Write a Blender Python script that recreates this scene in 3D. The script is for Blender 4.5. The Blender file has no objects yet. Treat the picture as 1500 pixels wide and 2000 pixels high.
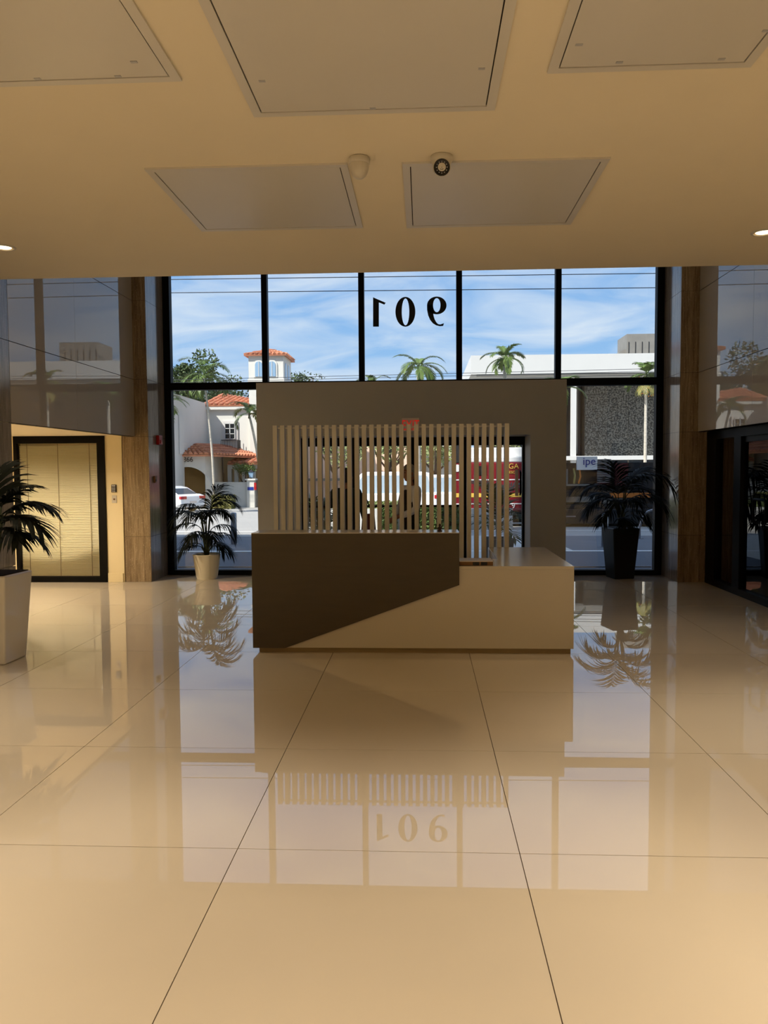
import bpy, bmesh, math, random
from mathutils import Vector, Matrix
random.seed(7)
PI = math.pi
D = bpy.data
scn = bpy.context.scene
COL = scn.collection

# ------------------------------------------------------------------ camera
FPX, YAW, PITCH, ROLL, CAMH = 1528.77, 0.04968, 0.05471, 0.006451, 1.6202
_fw = Vector((-math.sin(YAW)*math.cos(PITCH), math.cos(YAW)*math.cos(PITCH), -math.sin(PITCH)))
_r0 = Vector((math.cos(YAW), math.sin(YAW), 0)); _d0 = _fw.cross(_r0)
_rt = math.cos(ROLL)*_r0 + math.sin(ROLL)*_d0
_dn = -math.sin(ROLL)*_r0 + math.cos(ROLL)*_d0
CAMP = Vector((0, 0, CAMH))
cam = D.objects.new('camera', D.cameras.new('camera')); COL.objects.link(cam)
cam.matrix_world = Matrix((( _rt.x, -_dn.x, -_fw.x, 0), (_rt.y, -_dn.y, -_fw.y, 0), (_rt.z, -_dn.z, -_fw.z, CAMH), (0, 0, 0, 1)))
cam.data.sensor_fit = 'VERTICAL'; cam.data.sensor_height = 36.0; cam.data.lens = FPX*36.0/2000.0
cam.data.clip_start = 0.05; cam.data.clip_end = 500
scn.camera = cam
def ray(u, v): return _rt*((u-750)/FPX) + _dn*((v-1000)/FPX) + _fw
def atY(u, v, Y): d = ray(u, v); return CAMP + d*(Y/d.y)
def atX(u, v, X): d = ray(u, v); return CAMP + d*(X/d.x)
def atZ(u, v, z): d = ray(u, v); return CAMP + d*((z-CAMH)/d.z)

# ------------------------------------------------------------------ view + world + sun
scn.view_settings.view_transform = 'Standard'; scn.view_settings.look = 'None'
scn.view_settings.gamma = 1.0; scn.view_settings.use_curve_mapping = False
scn.view_settings.exposure = 0.0
W = D.worlds.new('sky'); scn.world = W; W.use_nodes = True
nt = W.node_tree; nt.nodes.clear()
def nn(t, **kw):
    n = nt.nodes.new(t)
    for k, v in kw.items(): setattr(n, k, v)
    return n
wout = nn('ShaderNodeOutputWorld'); wbg = nn('ShaderNodeBackground')
tc = nn('ShaderNodeTexCoord'); sep = nn('ShaderNodeSeparateXYZ')
nt.links.new(tc.outputs['Generated'], sep.inputs[0])
grad = nn('ShaderNodeValToRGB')
grad.color_ramp.elements[0].position = 0.0; grad.color_ramp.elements[0].color = (0.52, 0.70, 0.90, 1)
grad.color_ramp.elements[1].position = 0.45; grad.color_ramp.elements[1].color = (0.145, 0.35, 0.78, 1)
e = grad.color_ramp.elements.new(0.14); e.color = (0.30, 0.545, 0.88, 1)
nt.links.new(sep.outputs['Z'], grad.inputs[0])
# project directions on a high cloud layer: xy / (z + k)
addz = nn('ShaderNodeMath', operation='ADD'); addz.inputs[1].default_value = 0.22; nt.links.new(sep.outputs['Z'], addz.inputs[0])
absz = nn('ShaderNodeMath', operation='MAXIMUM'); absz.inputs[1].default_value = 0.08; nt.links.new(addz.outputs[0], absz.inputs[0])
dx = nn('ShaderNodeMath', operation='DIVIDE'); dy = nn('ShaderNodeMath', operation='DIVIDE')
nt.links.new(sep.outputs['X'], dx.inputs[0]); nt.links.new(absz.outputs[0], dx.inputs[1])
nt.links.new(sep.outputs['Y'], dy.inputs[0]); nt.links.new(absz.outputs[0], dy.inputs[1])
comb = nn('ShaderNodeCombineXYZ'); nt.links.new(dx.outputs[0], comb.inputs[0]); nt.links.new(dy.outputs[0], comb.inputs[1])
mp = nn('ShaderNodeMapping'); mp.inputs['Rotation'].default_value = (0, 0, 0.5); mp.inputs['Scale'].default_value = (1.5, 2.6, 1)
mp.inputs['Location'].default_value = (3.1, 1.7, 0)
nt.links.new(comb.outputs[0], mp.inputs[0])
cn = nn('ShaderNodeTexNoise'); cn.inputs['Scale'].default_value = 1.5; cn.inputs['Detail'].default_value = 7; cn.inputs['Roughness'].default_value = 0.55; cn.inputs['Distortion'].default_value = 0.7
nt.links.new(mp.outputs[0], cn.inputs['Vector'])
cr = nn('ShaderNodeValToRGB'); cr.color_ramp.elements[0].position = 0.36; cr.color_ramp.elements[0].color = (0, 0, 0, 1)
cr.color_ramp.elements[1].position = 0.72; cr.color_ramp.elements[1].color = (0.85, 0.85, 0.85, 1)
nt.links.new(cn.outputs['Fac'], cr.inputs[0])
cm = nn('ShaderNodeMixRGB'); cm.inputs[2].default_value = (0.80, 0.88, 0.96, 1)
nt.links.new(cr.outputs[0], cm.inputs[0]); nt.links.new(grad.outputs[0], cm.inputs[1])
nt.links.new(cm.outputs[0], wbg.inputs[0]); wbg.inputs[1].default_value = 1.08
nt.links.new(wbg.outputs[0], wout.inputs[0])
SUN_AZ, SUN_EL = math.radians(50), math.radians(45)
sun = D.objects.new('sun', D.lights.new('sun', 'SUN')); COL.objects.link(sun)
sun.data.energy = 8.0; sun.data.color = (1.0, 0.95, 0.87); sun.data.angle = math.radians(0.6)
_sd = Vector((math.sin(SUN_AZ)*math.cos(SUN_EL), math.cos(SUN_AZ)*math.cos(SUN_EL), -math.sin(SUN_EL)))
sun.rotation_euler = _sd.to_track_quat('-Z', 'Y').to_euler(); sun.location = (-20, -20, 60)
WARM = (1.0, 0.82, 0.585)
LAMP_W = 24.5          # low ceiling downlights (W each)
ALC_W = 25.0           # alcove downlight

# ------------------------------------------------------------------ helpers
def s(r, g, b):
    f = lambda c: (c/255/12.92) if c/255 <= 0.04045 else ((c/255+0.055)/1.055)**2.4
    return (f(r), f(g), f(b), 1)
MATS = {}
def mat(name, color=(.5, .5, .5, 1), rough=.5, ior=1.45, metal=0.0, vary=0.0, scale=6.0, bump=0.0, bscale=40.0, stretch=(1, 1, 1), color2=None, emit=None, estr=0.0, coat=0.0, lo=.35, hi=.65, distort=0.0):
    m = D.materials.new(name); m.use_nodes = True; t = m.node_tree; b = t.nodes['Principled BSDF']
    b.inputs['Base Color'].default_value = color; b.inputs['Roughness'].default_value = rough
    b.inputs['IOR'].default_value = ior; b.inputs['Metallic'].default_value = metal
    if coat: b.inputs['Coat Weight'].default_value = coat; b.inputs['Coat Roughness'].default_value = 0.03
    co = t.nodes.new('ShaderNodeTexCoord'); mpn = t.nodes.new('ShaderNodeMapping'); mpn.inputs['Scale'].default_value = stretch
    t.links.new(co.outputs['Object'], mpn.inputs[0])
    if vary > 0 or color2:
        n = t.nodes.new('ShaderNodeTexNoise'); n.inputs['Scale'].default_value = scale; n.inputs['Detail'].default_value = 6; n.inputs['Distortion'].default_value = distort
        t.links.new(mpn.outputs[0], n.inputs['Vector'])
        r = t.nodes.new('ShaderNodeValToRGB')
        c2 = color2 or tuple(list(c*(1-vary) for c in color[:3])+[1])
        r.color_ramp.elements[0].position = lo; r.color_ramp.elements[0].color = c2
        r.color_ramp.elements[1].position = hi; r.color_ramp.elements[1].color = color
        t.links.new(n.outputs['Fac'], r.inputs[0]); t.links.new(r.outputs[0], b.inputs['Base Color'])
    if bump > 0:
        n2 = t.nodes.new('ShaderNodeTexNoise'); n2.inputs['Scale'].default_value = bscale; n2.inputs['Detail'].default_value = 4
        t.links.new(mpn.outputs[0], n2.inputs['Vector'])
        bp = t.nodes.new('ShaderNodeBump'); bp.inputs['Strength'].default_value = bump; bp.inputs['Distance'].default_value = 0.02
        t.links.new(n2.outputs['Fac'], bp.inputs['Height']); t.links.new(bp.outputs[0], b.inputs['Normal'])
    if emit: b.inputs['Emission Color'].default_value = emit; b.inputs['Emission Strength'].default_value = estr
    MATS[name] = m; return m
def glass_mat(name, tint=(.93, .95, .95, 1), ior=1.5, boost=1.0):
    m = D.materials.new(name); m.use_nodes = True; t = m.node_tree; t.nodes.clear()
    o = t.nodes.new('ShaderNodeOutputMaterial'); mx = t.nodes.new('ShaderNodeMixShader')
    tr = t.nodes.new('ShaderNodeBsdfTransparent'); tr.inputs[0].default_value = tint
    gl = t.nodes.new('ShaderNodeBsdfGlossy'); gl.inputs['Roughness'].default_value = 0.0; gl.inputs[0].default_value = (1, 1, 1, 1)
    fr = t.nodes.new('ShaderNodeFresnel'); fr.inputs[0].default_value = ior
    mu = t.nodes.new('ShaderNodeMath'); mu.operation = 'MULTIPLY'; mu.inputs[1].default_value = boost; mu.use_clamp = True
    t.links.new(fr.outputs[0], mu.inputs[0]); t.links.new(mu.outputs[0], mx.inputs[0])
    t.links.new(tr.outputs[0], mx.inputs[1]); t.links.new(gl.outputs[0], mx.inputs[2]); t.links.new(mx.outputs[0], o.inputs[0])
    MATS[name] = m; return m
def M(n): return MATS[n]

class MB:
    def __init__(self): self.v = []; self.f = []; self.mi = []
    def add(self, vs, fs, mi=0):
        o = len(self.v); self.v += [tuple(p) for p in vs]
        self.f += [tuple(i+o for i in f) for f in fs]; self.mi += [mi]*len(fs); return self
    def box(self, x0, x1, y0, y1, z0, z1, mi=0):
        vs = [(x0, y0, z0), (x1, y0, z0), (x1, y1, z0), (x0, y1, z0), (x0, y0, z1), (x1, y0, z1), (x1, y1, z1), (x0, y1, z1)]
        return self.add(vs, [(0, 3, 2, 1), (4, 5, 6, 7), (0, 1, 5, 4), (1, 2, 6, 5), (2, 3, 7, 6), (3, 0, 4, 7)], mi)
    def frustum(self, c0, h0, c1, h1, mi=0):     # tapered box: centre+half sizes bottom, top
        vs = []
        for c, h in ((c0, h0), (c1, h1)):
            for sx, sy in ((-1, -1), (1, -1), (1, 1), (-1, 1)): vs.append((c[0]+sx*h[0], c[1]+sy*h[1], c[2]))
        return self.add(vs, [(0, 3, 2, 1), (4, 5, 6, 7), (0, 1, 5, 4), (1, 2, 6, 5), (2, 3, 7, 6), (3, 0, 4, 7)], mi)
    def prism(self, pts, axis, a, b, mi=0):       # polygon in the two other axes, extruded along axis from a to b
        def P(p, t):
            if axis == 'x': return (t, p[0], p[1])
            if axis == 'y': return (p[0], t, p[1])
            return (p[0], p[1], t)
        n = len(pts); vs = [P(p, a) for p in pts]+[P(p, b) for p in pts]
        fs = [tuple(range(n))[::-1], tuple(range(n, 2*n))]+[(i, (i+1) % n, n+(i+1) % n, n+i) for i in range(n)]
        return self.add(vs, fs, mi)
    def ring(self, outer, inner, axis, a, b):     # strip solid between two loops of equal count
        def P(p, t):
            return (t, p[0], p[1]) if axis == 'x' else (p[0], t, p[1]) if axis == 'y' else (p[0], p[1], t)
        n = len(outer); vs = [P(p, a) for p in outer]+[P(p, a) for p in inner]+[P(p, b) for p in outer]+[P(p, b) for p in inner]
        fs = []
        for i in range(n):
            j = (i+1) % n
            fs += [(i, j, n+j, n+i), (2*n+i, 3*n+i, 3*n+j, 2*n+j), (i, 2*n+i, 2*n+j, j), (n+i, n+j, 3*n+j, 3*n+i)]
        return self.add(vs, fs)
    def lathe(self, prof, c=(0, 0, 0), n=24, axis='z', cap=True, mi=0):
        vs = []; fs = []
        for r, h in prof:
            for k in range(n):
                a = 2*PI*k/n; x, y = r*math.cos(a), r*math.sin(a)
                if axis == 'z': p = (c[0]+x, c[1]+y, c[2]+h)
                elif axis == 'y': p = (c[0]+x, c[1]+h, c[2]+y)
                else: p = (c[0]+h, c[1]+x, c[2]+y)
                vs.append(p)
        for i in range(len(prof)-1):
            for k in range(n):
                a = i*n+k; b = i*n+(k+1) % n; fs.append((a, b, b+n, a+n))
        if cap: fs.append(tuple(range(n))[::-1]); fs.append(tuple(range((len(prof)-1)*n, len(prof)*n)))
        return self.add(vs, fs, mi)
    def tube(self, pts, rad, n=6, mi=0):
        pts = [Vector(p) for p in pts]; vs = []; fs = []
        rs = rad if isinstance(rad, (list, tuple)) else [rad]*len(pts)
        u = None
        for i, p in enumerate(pts):
            t = (pts[min(i+1, len(pts)-1)]-pts[max(i-1, 0)]).normalized()
            if u is None:
                u = t.cross(Vector((0, 0, 1)))
                if u.length < .05: u = Vector((1, 0, 0))
            u = u-t*u.dot(t)
            if u.length < 1e-4: u = t.orthogonal()
            u.normalize(); w = t.cross(u)
            for k in range(n):
                a = 2*PI*k/n; vs.append(p+u*(rs[i]*math.cos(a))+w*(rs[i]*math.sin(a)))
        for i in range(len(pts)-1):
            for k in range(n):
                a = i*n+k; b = i*n+(k+1) % n; fs.append((a, b, b+n, a+n))
        fs.append(tuple(range(n))[::-1]); fs.append(tuple(range((len(pts)-1)*n, len(pts)*n)))
        return self.add(vs, fs, mi)
    def mesh(self, name, mats, smooth=False):
        me = D.meshes.new(name); me.from_pydata(self.v, [], self.f)
        for m in (mats if isinstance(mats, (list, tuple)) else [mats]): me.materials.append(M(m) if isinstance(m, str) else m)
        if any(self.mi): me.polygons.foreach_set('material_index', self.mi)
        bm = bmesh.new(); bm.from_mesh(me); bmesh.ops.recalc_face_normals(bm, faces=bm.faces); bm.to_mesh(me); bm.free()
        if smooth: me.polygons.foreach_set('use_smooth', [True]*len(me.polygons))
        me.update(); return me
    def build(self, name, mats, parent=None, smooth=False, bevel=0.0, seg=2, loc=None):
        o = D.objects.new(name, self.mesh(name, mats, smooth)); COL.objects.link(o)
        if parent: o.parent = parent
        if loc: o.location = loc
        if bevel:
            md = o.modifiers.new('bevel', 'BEVEL'); md.width = bevel; md.segments = seg; md.limit_method = 'ANGLE'; md.angle_limit = 0.6
        return o
def tag(o, label=None, cat=None, group=None, kind=None):
    if label: o['label'] = label
    if cat: o['category'] = cat
    if group: o['group'] = group
    if kind: o['kind'] = kind
    return o
def thing(name, label, cat, loc=(0, 0, 0), rz=0.0, group=None):
    o = D.objects.new(name, None); COL.objects.link(o); o.location = loc; o.rotation_euler = (0, 0, rz)
    o.empty_display_size = 0.1
    return tag(o, label, cat, group)
def struct(name, label=None, cat=None, loc=(0, 0, 0)):
    o = D.objects.new(name, None); COL.objects.link(o); o.location = loc; o['kind'] = 'structure'
    if label: o['label'] = label
    return o
def inst(name, me, parent, loc, rot=(0, 0, 0), sc=None):
    o = D.objects.new(name, me); COL.objects.link(o); o.parent = parent; o.location = loc; o.rotation_euler = rot
    if sc: o.scale = sc
    return o
def copy_tree(o, parent=None):
    c = o.copy(); COL.objects.link(c); c.parent = parent
    for ch in list(o.children): copy_tree(ch, c)
    return c
def text_obj(name, body, size, loc, m, parent=None, extrude=0.004, rot=(PI/2, 0, 0), align='LEFT', sx=1.0):
    cu = D.curves.new(name, 'FONT'); cu.body = body; cu.size = size; cu.extrude = extrude; cu.align_x = align
    tmp = D.objects.new('tmp', cu); COL.objects.link(tmp); bpy.context.view_layer.update()
    me = D.meshes.new_from_object(tmp.evaluated_get(bpy.context.evaluated_depsgraph_get()))
    D.objects.remove(tmp); me.materials.clear(); me.materials.append(M(m)); me.name = name
    o = D.objects.new(name, me); COL.objects.link(o); o.location = loc; o.rotation_euler = rot; o.scale = (sx, 1, 1)
    if parent: o.parent = parent
    return o
def pixpoly(pts, Y): return [(atY(u, v, Y).x, atY(u, v, Y).z) for u, v in pts]

# ------------------------------------------------------------------ materials
mat('tile', s(218, 208, 192), .008, 1.64, vary=.04, scale=.9, bump=.0004, bscale=1.1)
mat('grout', s(70, 50, 34), .8)
mat('ceiling_paint', s(226, 214, 190), .75, vary=.02, scale=2, bump=.02, bscale=60)
mat('panel_paint', s(205, 200, 192), .30, 1.5, vary=.02, scale=2)
mat('gap', s(30, 22, 14), .9)
mat('wall_cream', s(232, 216, 176), .7, vary=.02, scale=3)
mat('portal_white', s(170, 170, 170), .55, vary=.03, scale=1.5)
mat('slat_white', s(216, 213, 206), .45)
mat('desk_white', s(200, 193, 182), .17, 1.5, vary=.02, scale=2)
mat('desk_dark', s(66, 57, 43), .35, 1.5, vary=.12, scale=3, stretch=(1, 1, 6))
mat('metal_black', s(5, 5, 6), .5, 1.22)
mat('steel', s(150, 152, 156), .3, 1.5, metal=.9)
mat('plinth', s(150, 130, 100), .35)
def travertine(name, stops, speck, rough):
    m = D.materials.new(name); m.use_nodes = True; t = m.node_tree; b = t.nodes['Principled BSDF']
    b.inputs['Roughness'].default_value = rough; b.inputs['IOR'].default_value = 1.5
    co = t.nodes.new('ShaderNodeTexCoord')
    def noise(sc, st, det, dis):
        mp_ = t.nodes.new('ShaderNodeMapping'); mp_.inputs['Scale'].default_value = (1, 1, st); t.links.new(co.outputs['Object'], mp_.inputs[0])
        n = t.nodes.new('ShaderNodeTexNoise'); n.inputs['Scale'].default_value = sc; n.inputs['Detail'].default_value = det; n.inputs['Distortion'].default_value = dis
        t.links.new(mp_.outputs[0], n.inputs['Vector']); return n
    n1, n2, n3 = noise(11, .03, 5, .3), noise(75, .05, 6, .4), noise(120, .35, 3, 0)
    mx = t.nodes.new('ShaderNodeMix'); mx.inputs[0].default_value = .55
    t.links.new(n1.outputs['Fac'], mx.inputs[2]); t.links.new(n2.outputs['Fac'], mx.inputs[3])
    r = t.nodes.new('ShaderNodeValToRGB'); e = r.color_ramp.elements
    e[0].position = .36; e[0].color = stops[0]; e[1].position = .64; e[1].color = stops[3]
    for p_, c_ in ((.46, stops[1]), (.54, stops[2])): q = e.new(p_); q.color = c_
    t.links.new(mx.outputs[0], r.inputs[0])
    th = t.nodes.new('ShaderNodeValToRGB'); th.color_ramp.elements[0].position = .63; th.color_ramp.elements[0].color = (0, 0, 0, 1); th.color_ramp.elements[1].position = .70; th.color_ramp.elements[1].color = (.7, .7, .7, 1)
    t.links.new(n3.outputs['Fac'], th.inputs[0])
    m2 = t.nodes.new('ShaderNodeMixRGB'); m2.inputs[2].default_value = speck
    t.links.new(th.outputs[0], m2.inputs[0]); t.links.new(r.outputs[0], m2.inputs[1]); t.links.new(m2.outputs[0], b.inputs['Base Color'])
    MATS[name] = m
travertine('travertine', [s(104, 86, 64), s(130, 110, 84), s(146, 126, 98), s(174, 153, 124)], s(206, 190, 164), .2)
travertine('stone_grey', [s(112, 104, 96), s(132, 124, 115), s(144, 136, 127), s(164, 156, 146)], s(180, 173, 164), .12)
mat('panel_glass', s(186, 180, 172), .008, 1.55)
mat('numeral', s(12, 12, 14), .6)
mat('blind', s(234, 230, 202), .35, 1.5)
mat('cord', s(130, 112, 76), .7)
mat('red', s(168, 24, 26), .35)
mat('red_exit', s(205, 40, 36), .5, emit=s(220, 40, 35), estr=.35)
mat('sign_white', s(214, 206, 200), .4)
mat('plastic_white', s(196, 190, 178), .35)
mat('plastic_black', s(10, 10, 11), .25)
mat('led', s(170, 170, 175), .3)
mat('brown', s(122, 86, 50), .5)
mat('pot_cream', s(236, 228, 206), .35)
mat('pot_white', s(232, 228, 222), .06, 1.55)
mat('pot_black', s(13, 13, 14), .4)
mat('soil', s(36, 26, 18), .95, vary=.4, scale=40)
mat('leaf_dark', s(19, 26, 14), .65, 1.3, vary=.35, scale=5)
mat('stem', s(62, 70, 36), .6)
mat('leaf_pale', s(158, 170, 110), .6, vary=.35, scale=2.5)
mat('leaf', s(98, 120, 56), .5, vary=.45, scale=2.5)
mat('leaf_yellow', s(150, 146, 84), .55, vary=.4, scale=5)
mat('leaf_tree', s(74, 92, 46), .6, vary=.5, scale=3)
mat('trunk', s(196, 188, 172), .8, vary=.25, scale=3, stretch=(1, 1, 5))
mat('bark', s(92, 74, 58), .9, vary=.3, scale=5)
mat('fruit', s(214, 130, 40), .6)
mat('stucco', s(214, 212, 203), .85, vary=.06, scale=1.2, bump=.1, bscale=5)
mat('stucco_shadow_wing', s(214, 210, 204), .85, vary=.05, scale=.8)
mat('stucco_pink', s(236, 202, 178), .85, vary=.05, scale=.8)
mat('stucco_ochre_tint', s(226, 204, 160), .85, vary=.05, scale=.8)
mat('roof_tile', s(206, 134, 100), .8, vary=.35, scale=2.2)
mat('white_paint', s(204, 204, 200), .6, vary=.03, scale=1)
mat('pebble', s(126, 124, 116), .9, scale=11, color2=s(50, 50, 48), bump=.4, bscale=14, lo=.42, hi=.62)
mat('glass_dark', s(26, 30, 34), .08, 1.5)
mat('glass_pale', s(176, 194, 206), .08, 1.5)
mat('glass_blue', s(140, 170, 196), .06, 1.5)
mat('iron', s(28, 28, 30), .5)
mat('ac_metal', s(126, 123, 116), .6, vary=.15, scale=2)
mat('asphalt', s(166, 163, 157), .9, vary=.08, scale=.7, bump=.1, bscale=30)
mat('asphalt_darkened', s(112, 113, 116), .9, vary=.1, scale=1.2, bump=.1, bscale=30)  # road tone darkened by hand where the building's shadow falls
mat('paving', s(90, 92, 98), .85, vary=.08, scale=1.0)
mat('concrete', s(206, 202, 192), .85, vary=.06, scale=1.5)
mat('line_white', s(236, 236, 232), .7)
mat('car_white', s(238, 240, 242), .15, 1.5, coat=.5)
mat('tyre', s(18, 18, 18), .8)
mat('tail_red', s(176, 40, 48), .2)
mat('truck_red', s(122, 24, 38), .25, coat=.4)
mat('truck_white', s(232, 232, 230), .3)
mat('gold', s(226, 186, 84), .4)
mat('blue_print', s(36, 56, 140), .5)
mat('dark_kit', s(30, 31, 34), .6, vary=.5, scale=6)
mat('maroon', s(86, 30, 30), .5)
mat('orange', s(198, 116, 44), .5)
mat('skin', s(150, 104, 78), .55)
mat('hair_grey', s(150, 148, 146), .7, vary=.35, scale=40)
mat('hair_black', s(14, 12, 12), .55)
mat('shirt_white', s(222, 222, 224), .8)
mat('vest_black', s(18, 16, 18), .8)
mat('cloth_dark', s(20, 34, 32), .85, vary=.3, scale=8)
mat('cloth_teal', s(36, 62, 70), .85)
mat('bag_brown', s(84, 34, 26), .5)
mat('office_wall', s(160, 124, 78), .8)
mat('office_floor', s(96, 78, 58), .3)
mat('painting_art', s(190, 60, 34), .5, scale=5, color2=s(196, 160, 60), stretch=(2.2, 1, .8), lo=.4, hi=.6)
mat('wood_dark', s(58, 34, 22), .4)
mat('cushion', s(214, 166, 96), .8)
mat('bulb', s(255, 240, 214), .5, emit=(1, .80, .52, 1), estr=5)
mat('can_inner', s(220, 205, 175), .3)
mat('wire', s(40, 44, 52), .6)
mat('exterior_wall', s(206, 200, 190), .85, vary=.04, scale=.5)
glass_mat('glass_window', (.965, .975, .98, 1), 1.45)
glass_mat('glass_door', (.74, .72, .68, 1), 1.5, 1.1)
glass_mat('glass_blinds', (.98, .98, .97, 1), 1.45)

# ================================================================== STRUCTURE
XL, XR, YW, YC, HC, HT = -4.15, 3.83, 11.97, 11.16, 3.45, 5.08
ED = 7.385                              # depth of the low ceiling's edge
# floor of 1.2 m tiles
floor = struct('floor', 'glossy cream tiled lobby floor')
MB().box(-6.7, 4.06, -5.2, 12.02, -.25, -.007).build('screed', 'grout', floor)
tile_cache = {}
gx = [-.798+1.2*i for i in range(-5, 5)]; gy = [3.236+1.2*j for j in range(-7, 8)]
FX0, FX1, FY0, FY1 = -6.62, 4.03, -5.1, 12.0
for x in gx:
    for y in gy:
        x0, x1, y0, y1 = max(x+.0022, FX0), min(x+1.1978, FX1), max(y+.0022, FY0), min(y+1.1978, FY1)
        if x1-x0 < .05 or y1-y0 < .05: continue
        key = (round(x1-x0, 3), round(y1-y0, 3))
        if key not in tile_cache: tile_cache[key] = MB().box(-key[0]/2, key[0]/2, -key[1]/2, key[1]/2, -.007, 0).mesh('tile', 'tile')
        inst('tile', tile_cache[key], floor, ((x0+x1)/2, (y0+y1)/2, 0))
# low ceiling with its thick front edge, tall bay ceiling
c = MB().box(-6.7, 6.2, -5.2, ED, HC, HC+.12); c.box(-6.7, 6.2, ED-.25, ED, HC+.12, 5.2); tag(c.build('ceiling', 'ceiling_paint'), 'smooth warm cream ceiling over the lobby', kind='structure')
tag(MB().box(-6.7, 6.2, ED, 12.1, HT, HT+.12).build('ceiling_bay', 'ceiling_paint'), 'raised ceiling above the entrance bay', kind='structure')
# upper floors of the building and an added unseen block that shades the right bay
e1 = MB().box(-40, 22, -6, 12.25, 5.3, 15.6); e1.box(-40, -6.9, -6, 12.25, -.2, 5.3); e1.box(8.3, 22, -6, 12.25, -.2, 5.3)
tag(e1.build('wall_upper_floors', 'exterior_wall'), 'upper storeys of the lobby building', kind='structure')
tag(MB().box(-13.4, -8.6, 2, 12.2, 15.6, 32).build('wall_shade_block', 'exterior_wall'), 'unseen block added to shade the street beyond the right window', kind='structure')
# left wall: stone pier, then alcove
wl = struct('wall_left', 'grey vein-cut stone wall beside the alcove')
MB().box(XL-.35, XL-.03, -5.2, 7.74, 0, HT).build('wall_core', 'wall_cream', wl)
ZJ = [0, .664, 2.111, 2.932, 4.052, HT]
for y0, y1 in ((5.35, 6.55), (6.55, 7.75)):
    for a, b in zip(ZJ[:-1], ZJ[1:]):
        MB().box(XL-.03, XL, y0+.003, y1-.003, a+.003, b-.003).build('stone_slab', 'stone_grey', wl)
MB().box(XL-.35, XL-.031, 7.74, 7.752, 0, 2.13).build('end_panel', 'wall_cream', wl)
tag(MB().box(3.95, 4.25, -5.2, 7.3, 0, HC).build('wall_right', 'wall_cream'), 'plain cream wall on the right of the lobby', kind='structure')
tag(MB().box(-6.7, 6.2, -5.4, -5.2, 0, HC+.1).build('wall_back', 'wall_cream'), 'cream wall behind the viewer', kind='structure')
# alcove on the left
tag(MB().box(-6.85, -6.65, 7.4, 11.4, 0, 2.3).build('wall_alcove_side', 'wall_cream'), 'cream side wall of the alcove', kind='structure')
tag(MB().box(-6.65, XL-.03, 7.755, 11.16, 2.13, 2.25).build('ceiling_alcove', 'ceiling_paint'), 'low cream ceiling of the alcove', kind='structure')
tag(MB().box(-6.65, -4.5, 7.5, 7.74, 0, 2.3).build('wall_alcove_near', 'wall_cream'), 'near wall of the alcove', kind='structure')
wa = MB().box(-4.59, -4.345, 11.14, 11.34, 0, 2.13); wa.box(-6.65, -5.94, 11.14, 11.34, 0, 2.13)
tag(wa.build('wall_alcove_end', 'wall_cream'), 'warm lit cream wall strip beside the blinds door', kind='structure')
tag(MB().box(-4.585, -4.36, 11.122, 11.14, 0, .134).build('baseboard_alcove', 'wall_cream', bevel=.004), 'cream baseboard next to the travertine column', kind='structure')
tag(MB().box(-6.65, -4.0, 12.0, 12.2, 0, 5.3).build('wall_front_left', 'wall_cream'), 'front wall left of the window', kind='structure')
tag(MB().box(-6.65, -4.345, 11.34, 12.0, 2.13, 2.2).build('ceiling_room_behind', 'wall_cream'), 'ceiling of the room behind the blinds', kind='structure')
# glossy upper panels on both sides
def upper_panels(name, X, side, ys, label):
    w = struct(name, label)
    t = .02
    MB().box(min(X+side*t, X+side*.09), max(X+side*t, X+side*.09), ys[0], ys[-1], 2.112, HT).build('backing', 'gap', w)
    for y0, y1 in zip(ys[:-1], ys[1:]):
        for a, b in zip([2.111, 2.932, 4.052], [2.932, 4.052, HT]):
            MB().box(min(X, X+side*t), max(X, X+side*t), y0+.002, y1-.002, a+.004, b-.004).build('panel', 'panel_glass', w)
    return w
upper_panels('wall_left_upper', XL, -1, [7.752, 9.276, 11.155], 'glossy grey panels reflecting the street above the alcove')
upper_panels('wall_right_upper', XR, 1, [7.40, 9.369, 11.155], 'glossy grey panels reflecting the street above the glass office doors')
MB().box(3.85, 6.1, 7.3, 11.2, 2.112, 2.3).build('ceiling_office_lintel', 'gap').__setitem__('kind', 'structure')
# travertine columns with stone return walls to the window
def column(name, x0, x1, xr, label):
    t = thing(name, label, 'column', ((x0+x1)/2, 11.55, 0))
    cx, cy = (x0+x1)/2, 11.55
    lo, hi = x0-cx, x1-cx
    MB().box(lo+.02, hi-.02, -.37, .42, 0, HT).build('core', 'gap', t)
    for a, b in zip(ZJ[:-1], ZJ[1:]):
        MB().box(lo, hi, -.39, -.365, a+.002, b-.002).build('stone_slab', 'travertine', t)
        rx = xr-cx
        MB().box(min(rx, rx-.03*(1 if xr > cx else -1)), max(rx, rx-.03*(1 if xr > cx else -1)), -.363, .42, a+.002, b-.002).build('return_slab', 'stone_grey', t)  # same travertine as the front, greyed to imitate the window light
    return t
column('stone_column', -4.356, -3.955, -3.955, 'golden brown travertine column beside the lit alcove')
column('stone_column', 3.58, 3.965, 3.58, 'dark brown travertine column beside the glass office doors')

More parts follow.
